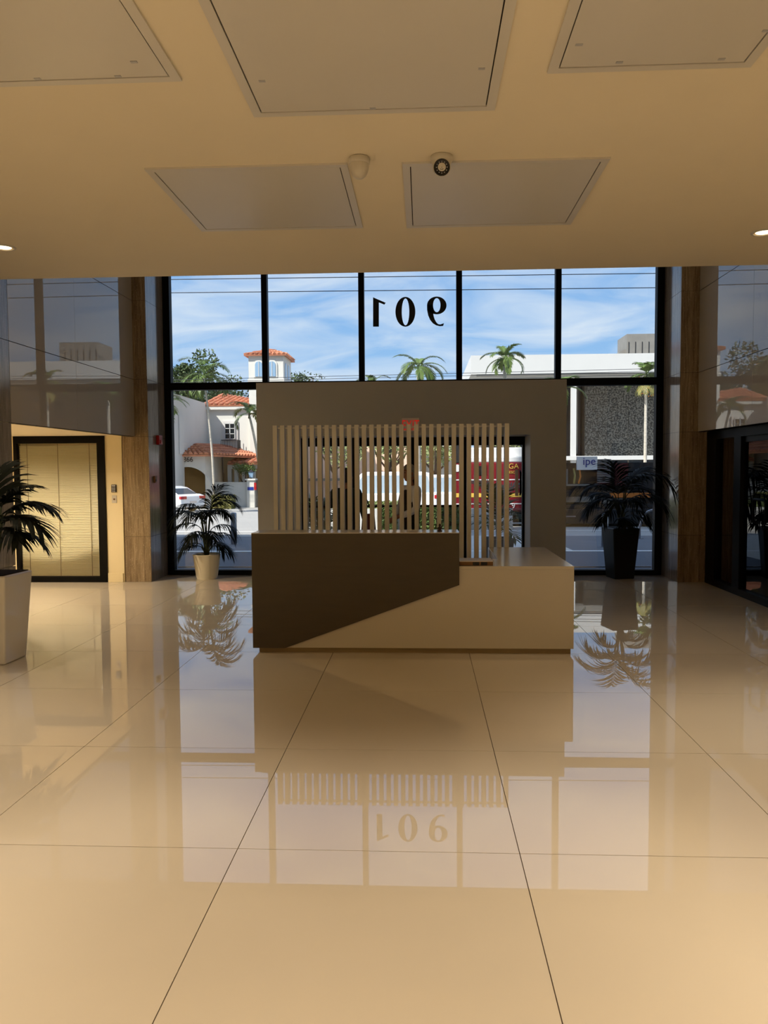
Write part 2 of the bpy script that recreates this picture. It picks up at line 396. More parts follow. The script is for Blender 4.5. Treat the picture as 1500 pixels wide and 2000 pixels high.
# ---- window wall
win = struct('window_1', 'tall black-framed window wall facing the street')
MX = [-3.90, -2.392, -.917, .555, 2.028, 3.525]
WT = 5.03
def mull(x, z0, z1, w=.085): MB().box(x-w/2, x+w/2, YW-.07, YW+.06, z0, z1).build('mullion', 'metal_black', win, bevel=.004)
mull(-3.902, 0, WT, .106); mull(3.527, 0, WT, .106)
for x in MX[1:5]: mull(x, 2.96, WT)
mull(MX[1], 0, 2.85); mull(MX[4], 0, 2.85)
MB().box(MX[0], MX[5], YW-.068, YW+.058, 2.85, 2.96).build('transom', 'metal_black', win, bevel=.004)
MB().box(MX[0], MX[5], YW-.068, YW+.058, WT-.07, HT).build('head_rail', 'metal_black', win)
for a, b in ((MX[0], MX[1]), (MX[4], MX[5])):
    MB().box(a+.03, b-.03, YW-.085, YW+.058, 0, .078).build('sill', 'metal_black', win, bevel=.004)
    MB().box(a+.06, b-.06, YW+.058, YW+.072, .1, .118).build('glazing_bead', 'steel', win)
for i in range(5):
    MB().box(MX[i]+.03, MX[i+1]-.03, YW, YW+.008, 2.94, WT-.05).build('pane', 'glass_window', win)
for i in (0, 4):
    MB().box(MX[i]+.03, MX[i+1]-.03, YW, YW+.008, .07, 2.87).build('pane', 'glass_window', win)
# ---- white entrance portal
PX0, PX1, PY, OX0, OX1, OZ, PT = -2.403, 2.045, 11.3, -1.851, 1.538, 2.098, 2.876
pm = MB().box(PX0, OX0, PY, YW-.045, 0, PT); pm.box(OX1, PX1, PY, YW-.045, 0, PT); pm.box(OX0, OX1, PY, YW-.045, OZ, PT)
tag(pm.build('wall_portal', 'portal_white'), 'white boxed portal around the entrance doors', kind='structure')
# ---- entrance doors in the portal
dr = struct('door_1', 'black-framed glass entrance doors inside the white portal')
for u, w in ((592, .06), (690, .055), (804, .12), (908, .05), (1023.5, .06)):
    x = atY(u, 900, YW).x
    MB().box(x-w/2, x+w/2, YW-.05, YW+.05, 0, 2.09).build('stile', 'metal_black', dr, bevel=.003)
MB().box(OX0, OX1, YW-.052, YW+.052, 1.972, OZ).build('header', 'metal_black', dr)
MB().box(OX0, OX1, YW-.052, YW+.052, 0, .09).build('bottom_rail', 'metal_black', dr)
MB().box(atY(592, 900, YW).x, atY(908, 900, YW).x, YW-.075, YW-.045, 1.038, 1.072).build('push_bar', 'metal_black', dr, bevel=.004)
dx_ = [atY(u, 900, YW).x for u in (592, 690, 804, 908, 1023.5)]
for a, b in zip(dx_[:-1], dx_[1:]): MB().box(a+.025, b-.025, YW, YW+.008, .08, 1.98).build('pane', 'glass_window', dr)
hx = atY(1015, 940, YW).x
hd = MB().tube([(hx, YW-.05, 1.22), (hx, YW-.11, 1.25), (hx, YW-.11, 1.55), (hx, YW-.05, 1.58)], .014, 8).build('pull_handle', 'metal_black', dr, True)
MB().box(hx-.07, hx-.02, YW-.012, YW-.002, 1.2, 1.6).build('door_plate', 'sign_white', dr)
# ---- office doors on the right (plane X=4.0)
od = struct('door_2', 'black-framed glass office doors in the right-hand wall')
GX = 4.0
for y, w in ((11.0, .36), (10.1, .22), (9.0, .06), (8.1, .16), (7.35, .1)):
    MB().box(GX-.04, GX+.06, y-w/2, y+w/2, 0, 2.105).build('stile', 'metal_black', od, bevel=.004)
MB().box(GX-.042, GX+.062, 7.3, 11.16, 2.0, 2.108).build('header', 'metal_black', od)
MB().box(GX-.042, GX+.062, 7.3, 11.16, 0, .085).build('bottom_rail', 'metal_black', od)
MB().box(GX+.0, GX+.05, 8.1, 10.0, 1.93, 2.0).build('door_top_rail', 'metal_black', od)
for a, b in ((10.2, 10.83), (9.03, 10.0), (8.15, 8.97), (7.4, 8.03)): MB().box(GX+.01, GX+.018, a, b, .08, 2.02).build('pane', 'glass_door', od)
MB().tube([(GX, 9.5, .95), (GX-.07, 9.5, .96), (GX-.075, 9.5, 1.22), (GX-.07, 9.48, 1.235), (GX-.07, 9.2, 1.235), (GX-.07, 9.18, 1.22), (GX-.07, 9.18, .96), (GX, 9.18, .95)], .016, 8).build('pull_handle', 'metal_black', od, True)
# office room behind
tag(MB().box(4.06, 8.0, 6.5, 12.2, -.2, 0).build('floor_office', 'office_floor'), 'dim office floor behind the glass doors', kind='structure')
of = MB().box(4.06, 8.0, 12.02, 12.2, 0, 2.6); of.box(8.0, 8.2, 6.5, 12.2, 0, 2.6); of.box(4.25, 8.0, 6.3, 6.5, 0, 2.6)
tag(of.build('wall_office', 'office_wall'), 'dim tan office walls behind the glass doors', kind='structure')
tag(MB().box(4.06, 8.2, 6.3, 12.2, 2.31, 2.45).build('ceiling_office', 'ceiling_paint'), 'office ceiling', kind='structure')
tag(MB().box(3.95, 4.3, 11.17, 12.2, 0, 5.3).build('wall_front_right', 'wall_cream'), 'front wall right of the window', kind='structure')
# ---- blinds door in the alcove
bd = struct('door_3', 'black-framed glass door with closed cream venetian blinds')
BX0, BX1, BY = -5.935, -4.592, 11.14
fr = MB().box(BX0, BX0+.05, BY-.03, BY+.08, 0, 2.128); fr.box(BX1-.108, BX1, BY-.03, BY+.08, 0, 2.128)
fr.box(BX0+.05, BX1-.108, BY-.03, BY+.08, 2.025, 2.128); fr.box(BX0+.05, BX1-.108, BY-.03, BY+.08, 0, .082)
fr.build('door_frame', 'metal_black', bd)
MB().box(BX0+.05, BX1-.108, BY+.0, BY+.006, .08, 2.03).build('pane', 'glass_blinds', bd)
slm = MB()
hw = (BX1-.11-BX0-.06)/2
pts = [(-.0112, 0), (-.0055, .0022), (0, .003), (.0055, .0022), (.0112, 0)]
ang = math.radians(62)
rot = [(p[0]*math.cos(ang)-p[1]*math.sin(ang), p[0]*math.sin(ang)+p[1]*math.cos(ang)) for p in pts]
vs = [(-hw, y, z) for y, z in rot]+[(hw, y, z) for y, z in rot]
slm.add(vs, [(i, i+1, 6+i, 5+i) for i in range(4)])
sme = slm.mesh('blind_slat', 'blind', True)
cxb = (BX0+.055+BX1-.113)/2
for k in range(78): inst('blind_slat', sme, bd, (cxb, BY+.045, .098+k*.0245))
for fx in (-.8, -.02, .78): MB().box(cxb+fx*hw-.003, cxb+fx*hw+.003, BY+.028, BY+.032, .09, 2.02).build('blind_cord', 'cord', bd)
MB().box(-6.6, -4.36, 11.9, 11.98, 0, 2.13).build('wall_behind_blinds', 'wall_cream').__setitem__('kind', 'structure')

# ================================================================== CEILING OBJECTS
def access_panel(x0, x1, y0, y1, label, latches=()):
    cx, cy = (x0+x1)/2, (y0+y1)/2; hx_, hy_ = (x1-x0)/2, (y1-y0)/2
    t = thing('access_panel', label, 'ceiling panel', (cx, cy, HC), 0, 'square access panels set in the ceiling')
    f = .045
    fm = MB().box(-hx_, -hx_+f, -hy_, hy_, -.012, 0); fm.box(hx_-f, hx_, -hy_, hy_, -.012, 0); fm.box(-hx_+f, hx_-f, -hy_, -hy_+f, -.012, 0); fm.box(-hx_+f, hx_-f, hy_-f, hy_, -.012, 0)
    fm.build('frame', 'panel_paint', t)
    MB().box(-hx_+f, hx_-f, -hy_+f, hy_-f, -.003, 0).build('shadow_gap', 'gap', t)
    MB().box(-hx_+f+.006, hx_-f-.006, -hy_+f+.006, hy_-f-.006, -.010, -.003).build('door', 'panel_paint', t)
    for lx, ly in latches: MB().box(lx-.015, lx+.015, ly-.008, ly+.008, -.013, -.010).build('latch', 'led', t)
access_panel(-1.676, -.444, 4.765, 6.005, 'square ceiling panel, left one of the pair nearest the window')
access_panel(-.115, 1.113, 4.78, 6.03, 'square ceiling panel behind the black-lensed camera, right of the pair nearest the window')
access_panel(-.863, .373, 2.87, 4.11, 'largest-looking ceiling panel at the top centre', [(-.5, .25), (.52, .2), (0, .56)])
access_panel(-2.04, -1.117, 2.75, 3.718, 'ceiling panel cut off by the top left corner', [(.3, .3), (.18, .42), (-.2, .42)])
access_panel(.58, 1.50, 2.75, 3.753, 'ceiling panel cut off by the top right corner', [(-.36, .26), (-.15, .42), (.3, .42), (.4, .2)])
def downlight(x, y, z, watts, label, group, spot=86, r=.075):
    t = thing('downlight', label, 'light', (x, y, z), 0, group)
    MB().lathe([(r+.022, 0), (r+.022, -.006), (r, -.010), (r, 0)], n=28, cap=False).build('trim_ring', 'plastic_white', t, True)
    MB().lathe([(r, -.002), (r*.8, .0)], n=28, cap=False).build('reflector', 'can_inner', t, True)
    MB().lathe([(r*.8, -.004), (r*.5, -.008), (.002, -.010)], n=24, cap=False).build('bulb', 'bulb', t, True)
    L = D.lights.new('lamp', 'SPOT'); L.energy = watts*10; L.color = WARM; L.spot_size = math.radians(spot); L.spot_blend = .6; L.shadow_soft_size = .06
    o = D.objects.new('lamp', L); COL.objects.link(o); o.location = (x, y, z-.03)
    return t
downlight(-3.41, 6.335, HC, LAMP_W*.22, 'lit recessed downlight at the left edge of the ceiling', 'downlights in the low ceiling')
downlight(2.667, 6.36, HC, LAMP_W*.22, 'lit recessed downlight at the right edge of the ceiling', 'downlights in the low ceiling')
for x in (-3.41, 2.667):
    for y in (3.6, .9, -1.8):
        downlight(x, y, HC, LAMP_W, 'recessed downlight out of view above the viewer', 'downlights behind the viewer')
for y in (1.9, -.6, -3.0):  # extra lamps added out of view to lift the near floor and ceiling
    downlight(-.37, y, HC, LAMP_W*1.1, 'unseen downlight added on the centre line to brighten the lobby', 'added centre downlights out of view')
downlight(-5.45, 9.3, 2.13, ALC_W, 'recessed downlight in the alcove ceiling', 'alcove downlights', spot=165)
downlight(5.6, 10.6, 2.31, 3.0, 'unseen downlight added to brighten the dim office', 'added office lights', spot=140)  # lamp added so the office interior is not black
# cameras
p = atZ(700, 300, HC)
t = thing('dome_camera', 'plain white dome security camera on the ceiling', 'camera', (p.x, p.y+.06, HC))
MB().lathe([(.056, 0), (.062, -.006), (.062, -.034), (.058, -.038)], n=32).build('base', 'plastic_white', t, True)
MB().lathe([(.057, -.038), (.056, -.06), (.050, -.085), (.040, -.104), (.024, -.118), (.002, -.123)], n=32, cap=False).build('dome', 'plastic_white', t, True)
p = atZ(863, 297, HC)
t = thing('turret_camera', 'white turret security camera with black lens and light ring', 'camera', (p.x, p.y+.06, HC))
MB().lathe([(.062, 0), (.066, -.006), (.064, -.026), (.052, -.05), (.04, -.062)], n=32).build('base', 'plastic_white', t, True)
ball = MB()
prof = [(.054*math.sin(a), .054*math.cos(a)) for a in [PI*k/14 for k in range(15)]]
ball.lathe([(max(r, .001), h) for r, h in prof], c=(0, 0, -.062), n=24, cap=False).build('eyeball', 'plastic_white', t, True)
cd = D.objects.new('lens_face', MB().lathe([(.040, -.03), (.047, -.012), (.047, .004), (.044, .007), (.016, .005), (.013, .009), (.001, .011)], n=28).mesh('lens_face', 'plastic_black', False)); COL.objects.link(cd); cd.parent = t
dirv = Vector((0, -1, -.36)).normalized(); cd.location = Vector((0, 0, -.064))+dirv*.042; cd.rotation_euler = dirv.to_track_quat('Z', 'Y').to_euler()
lm = MB().lathe([(.0034, 0), (.0026, .002)], n=8).mesh('led', 'led')
for k in range(12): inst('led', lm, cd, (.031*math.cos(k*PI/6), .031*math.sin(k*PI/6), .0065))

# ================================================================== RECEPTION DESK
DY = 6.796
desk = thing('reception_desk', 'white reception desk with angled dark brown front panel', 'desk', (0, DY, 0))
zt, zc = .772, 1.066
MB().box(-1.46, 1.285, .04, .5, 0, .052).build('plinth', 'plinth', desk)
MB().box(.72, 1.285, .5, 1.6, 0, .052).build('plinth', 'plinth', desk)
MB().prism([(-1.218, .05), (1.303, .05), (1.303, zt-.03), (-.2, zt-.03), (-1.218, .3)], 'y', 0, .03).build('front_panel', 'desk_white', desk)
MB().box(-1.46, 1.27, .03, .06, .052, zt-.03).build('inner_panel', 'desk_white', desk)
MB().box(1.273, 1.303, .03, 1.655, .05, zt-.03).build('end_panel', 'desk_white', desk)
MB().box(.70, .73, .56, 1.655, .05, zt-.03).build('return_panel', 'desk_white', desk)
MB().box(.73, 1.273, 1.625, 1.655, .05, zt-.03).build('back_panel', 'desk_white', desk)
MB().prism([(-1.47, 0), (1.303, 0), (1.303, 1.66), (.70, 1.66), (.70, .56), (-1.47, .56)], 'z', zt-.03, zt).build('worktop', 'desk_white', desk, bevel=.002)
MB().prism([(-1.503, .05), (-1.218, .05), (.314, .611), (.314, zc-.004), (-1.503, zc-.004)], 'y', -.022, -.001).build('dark_panel', 'desk_dark', desk)
MB().box(-1.503, -1.475, 0, .32, .05, zc-.004).build('counter_side', 'desk_dark', desk)
MB().box(.286, .314, 0, .32, zt, zc-.004).build('counter_side', 'desk_dark', desk)
MB().box(-1.475, .286, .29, .32, zt, zc-.004).build('counter_back', 'desk_white', desk)
MB().box(-1.503, .314, -.022, .32, zc-.004, zc+.002).build('counter_top', 'desk_white', desk)
# tray on the low worktop
tr = thing('desk_tray', 'low brown box with two black openings on the desk', 'tray', (.465, DY+.17, zt))
MB().box(-.145, .145, -.12, .12, 0, .034).build('body', 'brown', tr, bevel=.002)
MB().box(-.145, .145, -.12, .12, .034, .04).build('lid', 'sign_white', tr)
for x in (-.03, .04): MB().box(x, x+.055, -.123, -.119, .003, .031).build('slot', 'plastic_black', tr)
# figurine
fg = thing('figurine', 'tiny dark figurine standing on the desk counter', 'figurine', (.15, DY+.14, zc+.002))
MB().lathe([(.022, 0), (.022, .006), (.012, .010), (.016, .022), (.012, .034), (.006, .044)], n=14).build('body', 'wood_dark', fg, True)
MB().lathe([(.002, .042), (.009, .046), (.011, .054), (.008, .062), (.001, .068)], n=14).build('head', 'wood_dark', fg, True)
MB().tube([(-.008, 0, .034), (-.022, -.004, .028), (-.02, -.008, .016)], .004).build('arm', 'wood_dark', fg, True)
MB().tube([(.008, 0, .034), (.02, 0, .040), (.026, 0, .052)], .004).build('arm', 'wood_dark', fg, True)
# ---- slat screen
SY, SZ = 8.30, 2.10
sc = thing('slat_screen', 'white vertical slat screen standing behind the reception desk', 'screen', (0, SY, 0))
sl = MB().box(-.023, .023, 0, .105, .03, SZ).mesh('slat', 'slat_white')
SX = [-1.602+k*(.902+1.602)/31 for k in range(32)]
SYo = .16
for x in SX: inst('slat', sl, sc, (x, SYo, 0))
MB().box(SX[0]-.0215, SX[-1]+.0215, SYo, SYo+.105, 0, .03).build('bottom_rail', 'slat_white', sc)
MB().box(SX[0]-.0215, SX[-1]+.0215, SYo+.04, SYo+.06, SZ-.035, SZ-.018).build('top_rail', 'slat_white', sc)

# ---- EXIT sign on the portal
ex = thing('exit_sign', 'white exit sign with red EXIT letters above the entrance doors', 'sign', (-.172, PY-.03, 2.16))
MB().box(-.125, .125, 0, .028, 0, .19).build('housing', 'sign_white', ex, bevel=.006)
text_obj('lettering', 'EXIT', .205, (0, -.003, .018), 'red_exit', ex, .003, align='CENTER', sx=.60)
# ---- numerals on the window (seen from inside, mirrored)
num = thing('street_number_decal', 'black 901 numerals seen mirrored on the upper window pane', 'numerals', (0, YW-.006, 0))
def cz(px, py): q = atY(700+px/7.5, 560+py/7.5, YW-.006); return (q.x, q.z)
def digit(loops):
    mb = MB()
    for pts in loops:
        if pts[0] == 'ring': mb.ring([cz(*p) for p in pts[1]], [cz(*p) for p in pts[2]], 'y', 0, .003)
        else: mb.prism([cz(*p) for p in pts[1]], 'y', 0, .003)
    return mb.build('digit', 'numeral', num)
def ell(cx, cy, rx, ry, n=40, p=1.0): return [(cx+rx*math.cos(2*PI*k/n), cy+ry*math.sin(2*PI*k/n)) for k in range(n)]
digit([('poly', [(215, 155), (300, 192), (300, 585), (215, 585)]), ('poly', [(215, 155), (400, 235), (380, 262), (300, 230), (299, 200)])])
digit([('ring', ell(688, 367, 146, 218), ell(690, 368, 55, 197))])
o9, i9 = [], []
tail_o = [(1005, 275), (1006, 340), (1022, 420), (1050, 485), (1090, 535), (1140, 566), (1195, 578), (1242, 574)]
tail_i = [(1093, 275), (1093, 340), (1100, 420), (1116, 475), (1140, 520), (1168, 548), (1200, 553), (1254, 534)]
segs = [('ring', ell(1148, 274, 143, 130), ell(1148, 270, 54, 103))]
for k in range(len(tail_o)-1): segs.append(('poly', [tail_o[k], tail_i[k], tail_i[k+1], tail_o[k+1]]))
digit(segs)

# ---- wall devices
fa = thing('fire_alarm', 'red fire alarm strobe on the stone beside the window', 'alarm', (-3.955, 11.56, 2.075))
MB().box(0, .05, -.075, .075, -.07, .07).build('housing', 'red', fa, bevel=.008)
MB().box(.05, .06, -.03, .03, -.05, .0).build('strobe_lens', 'tail_red', fa)
fp = thing('pull_station', 'small brown call point below the fire alarm', 'switch', (-3.955, 11.37, 1.49))
MB().box(0, .03, -.04, .04, -.05, .05).build('housing', 'brown', fp, bevel=.004)
MB().box(.03, .036, -.02, .02, -.03, .0).build('button', 'wood_dark', fp)
kp = thing('keypad', 'black keypad on the cream wall beside the blinds door', 'keypad', (-4.468, 11.14, 1.365))
MB().box(-.036, .036, -.022, 0, -.055, .055).build('housing', 'plastic_black', kp, bevel=.004)
MB().box(-.028, .028, -.0235, -.022, .03, .048).build('display', 'led', kp)
for i in range(3):
    for j in range(4): MB().box(-.026+i*.019, -.012+i*.019, -.026, -.022, -.048+j*.018, -.036+j*.018).build('key', 'led', kp)
swp = thing('switch_plate', 'pale switch plate below the keypad', 'switch', (-4.468, 11.14, 1.21))
MB().box(-.036, .036, -.008, 0, -.055, .055).build('plate', 'plastic_white', swp, bevel=.003)
MB().box(-.012, .012, -.014, -.008, -.012, .012).build('button', 'brown', swp)

# ================================================================== PALMS (shared generator)
UP = Vector((0, 0, 1))
def frond_mb(base, az, elev, L, droop, nl, ll, lw, start=.25, leafdroop=.5, rr=.008, fold=.3, jit=.1, rnd=random):
    mb = MB(); n = 12; pts = [Vector(base)]; d = None; tang = []
    for k in range(n):
        e = elev-droop*((k+1)/n)**1.25
        d = Vector((math.cos(az)*math.cos(e), math.sin(az)*math.cos(e), math.sin(e)))
        tang.append(d); pts.append(pts[-1]+d*(L/n))
    tang.append(d)
    mb.tube(pts, [rr*(1-.8*k/n) for k in range(n+1)], 4)
    for i in range(nl):
        tt = start+(1-start)*(i+.5)/nl; f = tt*n; k = min(int(f), n-1); q = pts[k].lerp(pts[k+1], f-k); tg = tang[k]
        side = tg.cross(UP)
        if side.length < .05: side = Vector((-math.sin(az), math.cos(az), 0))
        side.normalize(); nrm = side.cross(tg).normalized()
        prof = math.sin(PI*min(1, .18+.82*(tt-start)/(1-start)*.9))**.6
        for sg in (-1, 1):
            l = ll*prof*(1+rnd.uniform(-jit, jit)); a = .55+.5*tt+rnd.uniform(-jit, jit)
            dr = (side*sg*math.cos(a)+tg*math.sin(a)+nrm*fold).normalized()
            p0 = q; w = (tg*math.cos(a)-side*sg*math.sin(a)).normalized()
            row = []; cur = p0; dd = dr
            ns = 4
            for j in range(ns+1):
                ww = lw*(.45, 1, .9, .6, .04)[j]*.5
                row += [cur-w*ww, cur+w*ww]
                dd = (dd+Vector((0, 0, -leafdroop*(.35+.5*j/ns)))).normalized(); cur = cur+dd*(l/ns)
            mb.add(row, [(2*j, 2*j+1, 2*j+3, 2*j+2) for j in range(ns)])
    return mb
def indoor_palm(loc, fronds, label, seed, lw=.022, ldr=.55, group='potted palms in the lobby'):
    rnd = random.Random(seed)
    t = thing('potted_palm', label, 'plant', loc, 0, group)
    for (az, elev, L, droop, h) in fronds:
        bx, by = .035*math.cos(az), .035*math.sin(az)
        top = (bx*2.2, by*2.2, h)
        MB().tube([(bx*.5, by*.5, -.02), (bx, by, h*.5), top], [.013, .010, .008], 6).build('stem', 'stem', t, True)
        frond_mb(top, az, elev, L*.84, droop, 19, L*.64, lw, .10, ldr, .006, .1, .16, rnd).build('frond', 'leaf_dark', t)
    return t
R_ = math.radians
# cream round pot + palm
cp = thing('round_planter', 'cream round tapered planter in front of the left window', 'planter', (-3.235, 11.52, 0))
MB().lathe([(.145, 0), (.158, .03), (.205, .36), (.212, .372), (.200, .372), (.192, .33)], n=40, cap=False).build('pot', 'pot_cream', cp, True)
MB().lathe([(.194, .33), (.001, .335)], n=30, cap=False).build('soil', 'soil', cp)
MB().lathe([(.145, 0), (.001, .004)], n=30, cap=False).build('bottom', 'pot_cream', cp)
indoor_palm((-3.235, 11.52, .335), [(R_(a), R_(el), L, R_(dr), h) for a, el, L, dr, h in (
    (60, 86, .56, 40, .62), (15, 60, .56, 110, .70), (165, 58, .58, 115, .66), (-25, 55, .50, 115, .62), (205, 52, .58, 115, .58),
    (-70, 60, .46, 115, .60), (240, 58, .48, 118, .56), (60, 52, .48, 100, .58), (120, 52, .48, 105, .56), (-10, 45, .54, 105, .40), (185, 45, .58, 110, .42),
    (-60, 40, .44, 105, .34), (-110, 40, .44, 105, .34), (30, 35, .46, 95, .30), (150, 34, .50, 100, .28), (-35, 30, .48, 100, .20), (215, 28, .50, 100, .18), (-5, 26, .46, 90, .14), (180, 24, .46, 90, .14), (0, 72, .5, 90, .74))],
    'dense dark palm in the cream round planter', 3, .018)
# black square planter + palm
kp2 = thing('square_planter', 'tall black square tapered planter in front of the right window', 'planter', (2.895, 11.62, 0), R_(12))
MB().frustum((0, 0, 0), (.150, .150), (0, 0, .742), (.205, .205)).build('pot', 'pot_black', kp2, bevel=.012)
MB().box(-.185, .185, -.185, .185, .735, .746).build('soil', 'soil', kp2)
indoor_palm((2.895, 11.62, .744), [(R_(a), R_(el), L, R_(dr), h) for a, el, L, dr, h in (
    (100, 84, .66, 30, .42), (-32, 66, .98, 128, .56), (185, 62, .70, 112, .46), (-30, 50, .86, 125, .36), (12, 60, .66, 120, .44), (195, 46, .66, 115, .34),
    (-70, 58, .50, 110, .32), (-115, 55, .5, 110, .32), (40, 70, .60, 70, .50), (140, 60, .52, 90, .36), (-40, 35, .50, 100, .22), (220, 32, .52, 100, .22), (15, 80, .66, 60, .48), (-90, 25, .4, 90, .14), (-25, 25, .46, 90, .16))],
    'dark arching palm in the tall black planter', 5, .022)
# white square planter + palm at the left edge
wp = thing('square_planter', 'glossy white square planter at the left edge of the photo', 'planter', (-3.66, 6.49, 0), R_(-3))
MB().frustum((0, 0, 0), (.165, .165), (0, 0, .755), (.215, .215)).build('pot', 'pot_white', wp, bevel=.016, seg=3)
MB().box(-.19, .19, -.19, .19, .75, .760).build('soil', 'soil', wp)
indoor_palm((-3.66, 6.49, .757), [(R_(a), R_(el), L, R_(dr), h) for a, el, L, dr, h in (
    (100, 84, .50, 25, .50), (8, 40, .54, 70, .50), (-12, 36, .54, 90, .42), (-35, 40, .44, 95, .34), (40, 60, .46, 90, .46), (160, 60, .36, 100, .5), (200, 50, .36, 110, .4), (-80, 60, .44, 105, .4), (-130, 50, .4, 100, .4), (70, 45, .42, 80, .4), (15, 22, .42, 75, .32), (-5, 60, .40, 50, .56))],
    'dark palm in the glossy white planter', 9, .027, .42)

# ================================================================== OFFICE OBJECTS
pt = thing('painting', 'framed red and gold abstract painting on the office wall', 'painting', (4.83, 12.0, 1.17))
MB().box(-.37, .37, 0, .018, 0, .69).build('frame', 'wood_dark', pt)
MB().box(-.34, .34, -.008, 0, .11, .60).build('canvas', 'painting_art', pt)
fr2 = MB().box(-.37, .37, -.02, 0, .60, .69); fr2.box(-.37, .37, -.02, 0, 0, .08); fr2.box(-.37, -.34, -.02, 0, .08, .60); fr2.box(.34, .37, -.02, 0, .08, .60)
fr2.build('moulding', 'wood_dark', pt)
ch = thing('armchair', 'dark armchair with a yellow cushion in the office', 'chair', (4.86, 11.55, 0))
MB().box(-.36, .36, -.33, .33, .12, .42).build('seat', 'wood_dark', ch, bevel=.03)
MB().box(-.36, .36, .22, .38, .40, .82).build('backrest', 'wood_dark', ch, bevel=.04)
for x in (-.36, .26): MB().box(x, x+.1, -.33, .3, .40, .62).build('armrest', 'wood_dark', ch, bevel=.02)
for x in (-.33, .28):
    for y in (-.3, .3): MB().box(x, x+.05, y-.03, y+.03, 0, .13).build('leg', 'wood_dark', ch)
cu = thing('cushion', 'yellow cushion on the dark office armchair', 'cushion', (4.82, 11.65, .43))
MB().frustum((0, -.05, 0), (.2, .06), (0, .05, .36), (.19, .05)).build('pad', 'cushion', cu, bevel=.04, seg=3)

# ================================================================== PEOPLE
def skin_mesh(name, verts, edges, radii, m, sub=2):
    me = D.meshes.new(name); me.from_pydata(verts, edges, [])
    o = D.objects.new(name, me); COL.objects.link(o)
    sk = o.modifiers.new('skin', 'SKIN'); sk.use_smooth_shade = True
    for i, r in enumerate(radii):
        rr = r if isinstance(r, tuple) else (r, r)
        me.skin_vertices[0].data[i].radius = rr
        me.skin_vertices[0].data[i].use_root = (i == 0)
    ss = o.modifiers.new('sub', 'SUBSURF'); ss.levels = sub; ss.render_levels = sub
    bpy.context.view_layer.update()
    out = D.meshes.new_from_object(o.evaluated_get(bpy.context.evaluated_depsgraph_get()))
    D.objects.remove(o); out.name = name; out.materials.clear()
    for x in (m if isinstance(m, list) else [m]): out.materials.append(M(x))
    out.polygons.foreach_set('use_smooth', [True]*len(out.polygons))
    return out
def put(name, me, parent):
    o = D.objects.new(name, me); COL.objects.link(o); o.parent = parent; return o
def head_mesh(name, c, m, sx=.075, sy=.095, sz=.118):
    # facing -Y: ellipsoid with brow, nose, chin and jaw taper
    mb = MB(); n, k = 28, 20; vs = []; fs = []
    for i in range(k+1):
        th = PI*i/k
        for j in range(n):
            ph = 2*PI*j/n
            x, y, z = math.sin(th)*math.cos(ph), math.sin(th)*math.sin(ph), math.cos(th)
            tap = 1.0 if z > -.1 else 1.0-.32*min(1, (-.1-z)/.9)
            X, Y, Z = x*sx*tap, y*sy*(1 if y > 0 else .92*tap**.4), z*sz
            if y < -.3:
                nose = math.exp(-((x/.16)**2))*math.exp(-(((z+.12)/.16)**2)); Y -= .026*nose
                chin = math.exp(-((x/.3)**2))*math.exp(-(((z+.8)/.14)**2)); Y -= .014*chin
                eye = math.exp(-(((abs(x)-.38)/.15)**2))*math.exp(-(((z-.06)/.09)**2)); Y += .010*eye
                lip = math.exp(-((x/.24)**2))*math.exp(-(((z+.46)/.06)**2)); Y -= .006*lip
            vs.append((c[0]+X, c[1]+Y, c[2]+Z))
    for i in range(k):
        for j in range(n):
            a = i*n+j; b = i*n+(j+1) % n; fs.append((a, b, b+n, a+n))
    mb.add(vs, fs)
    for sg in (-1, 1):   # ears
        mb.lathe([(.004, -.028), (.016, -.02), (.020, 0), (.016, .02), (.004, .03)], c=(c[0]+sg*sx*.98, c[1]+.01, c[2]-.01), n=8)
    return mb.mesh(name, m, True)
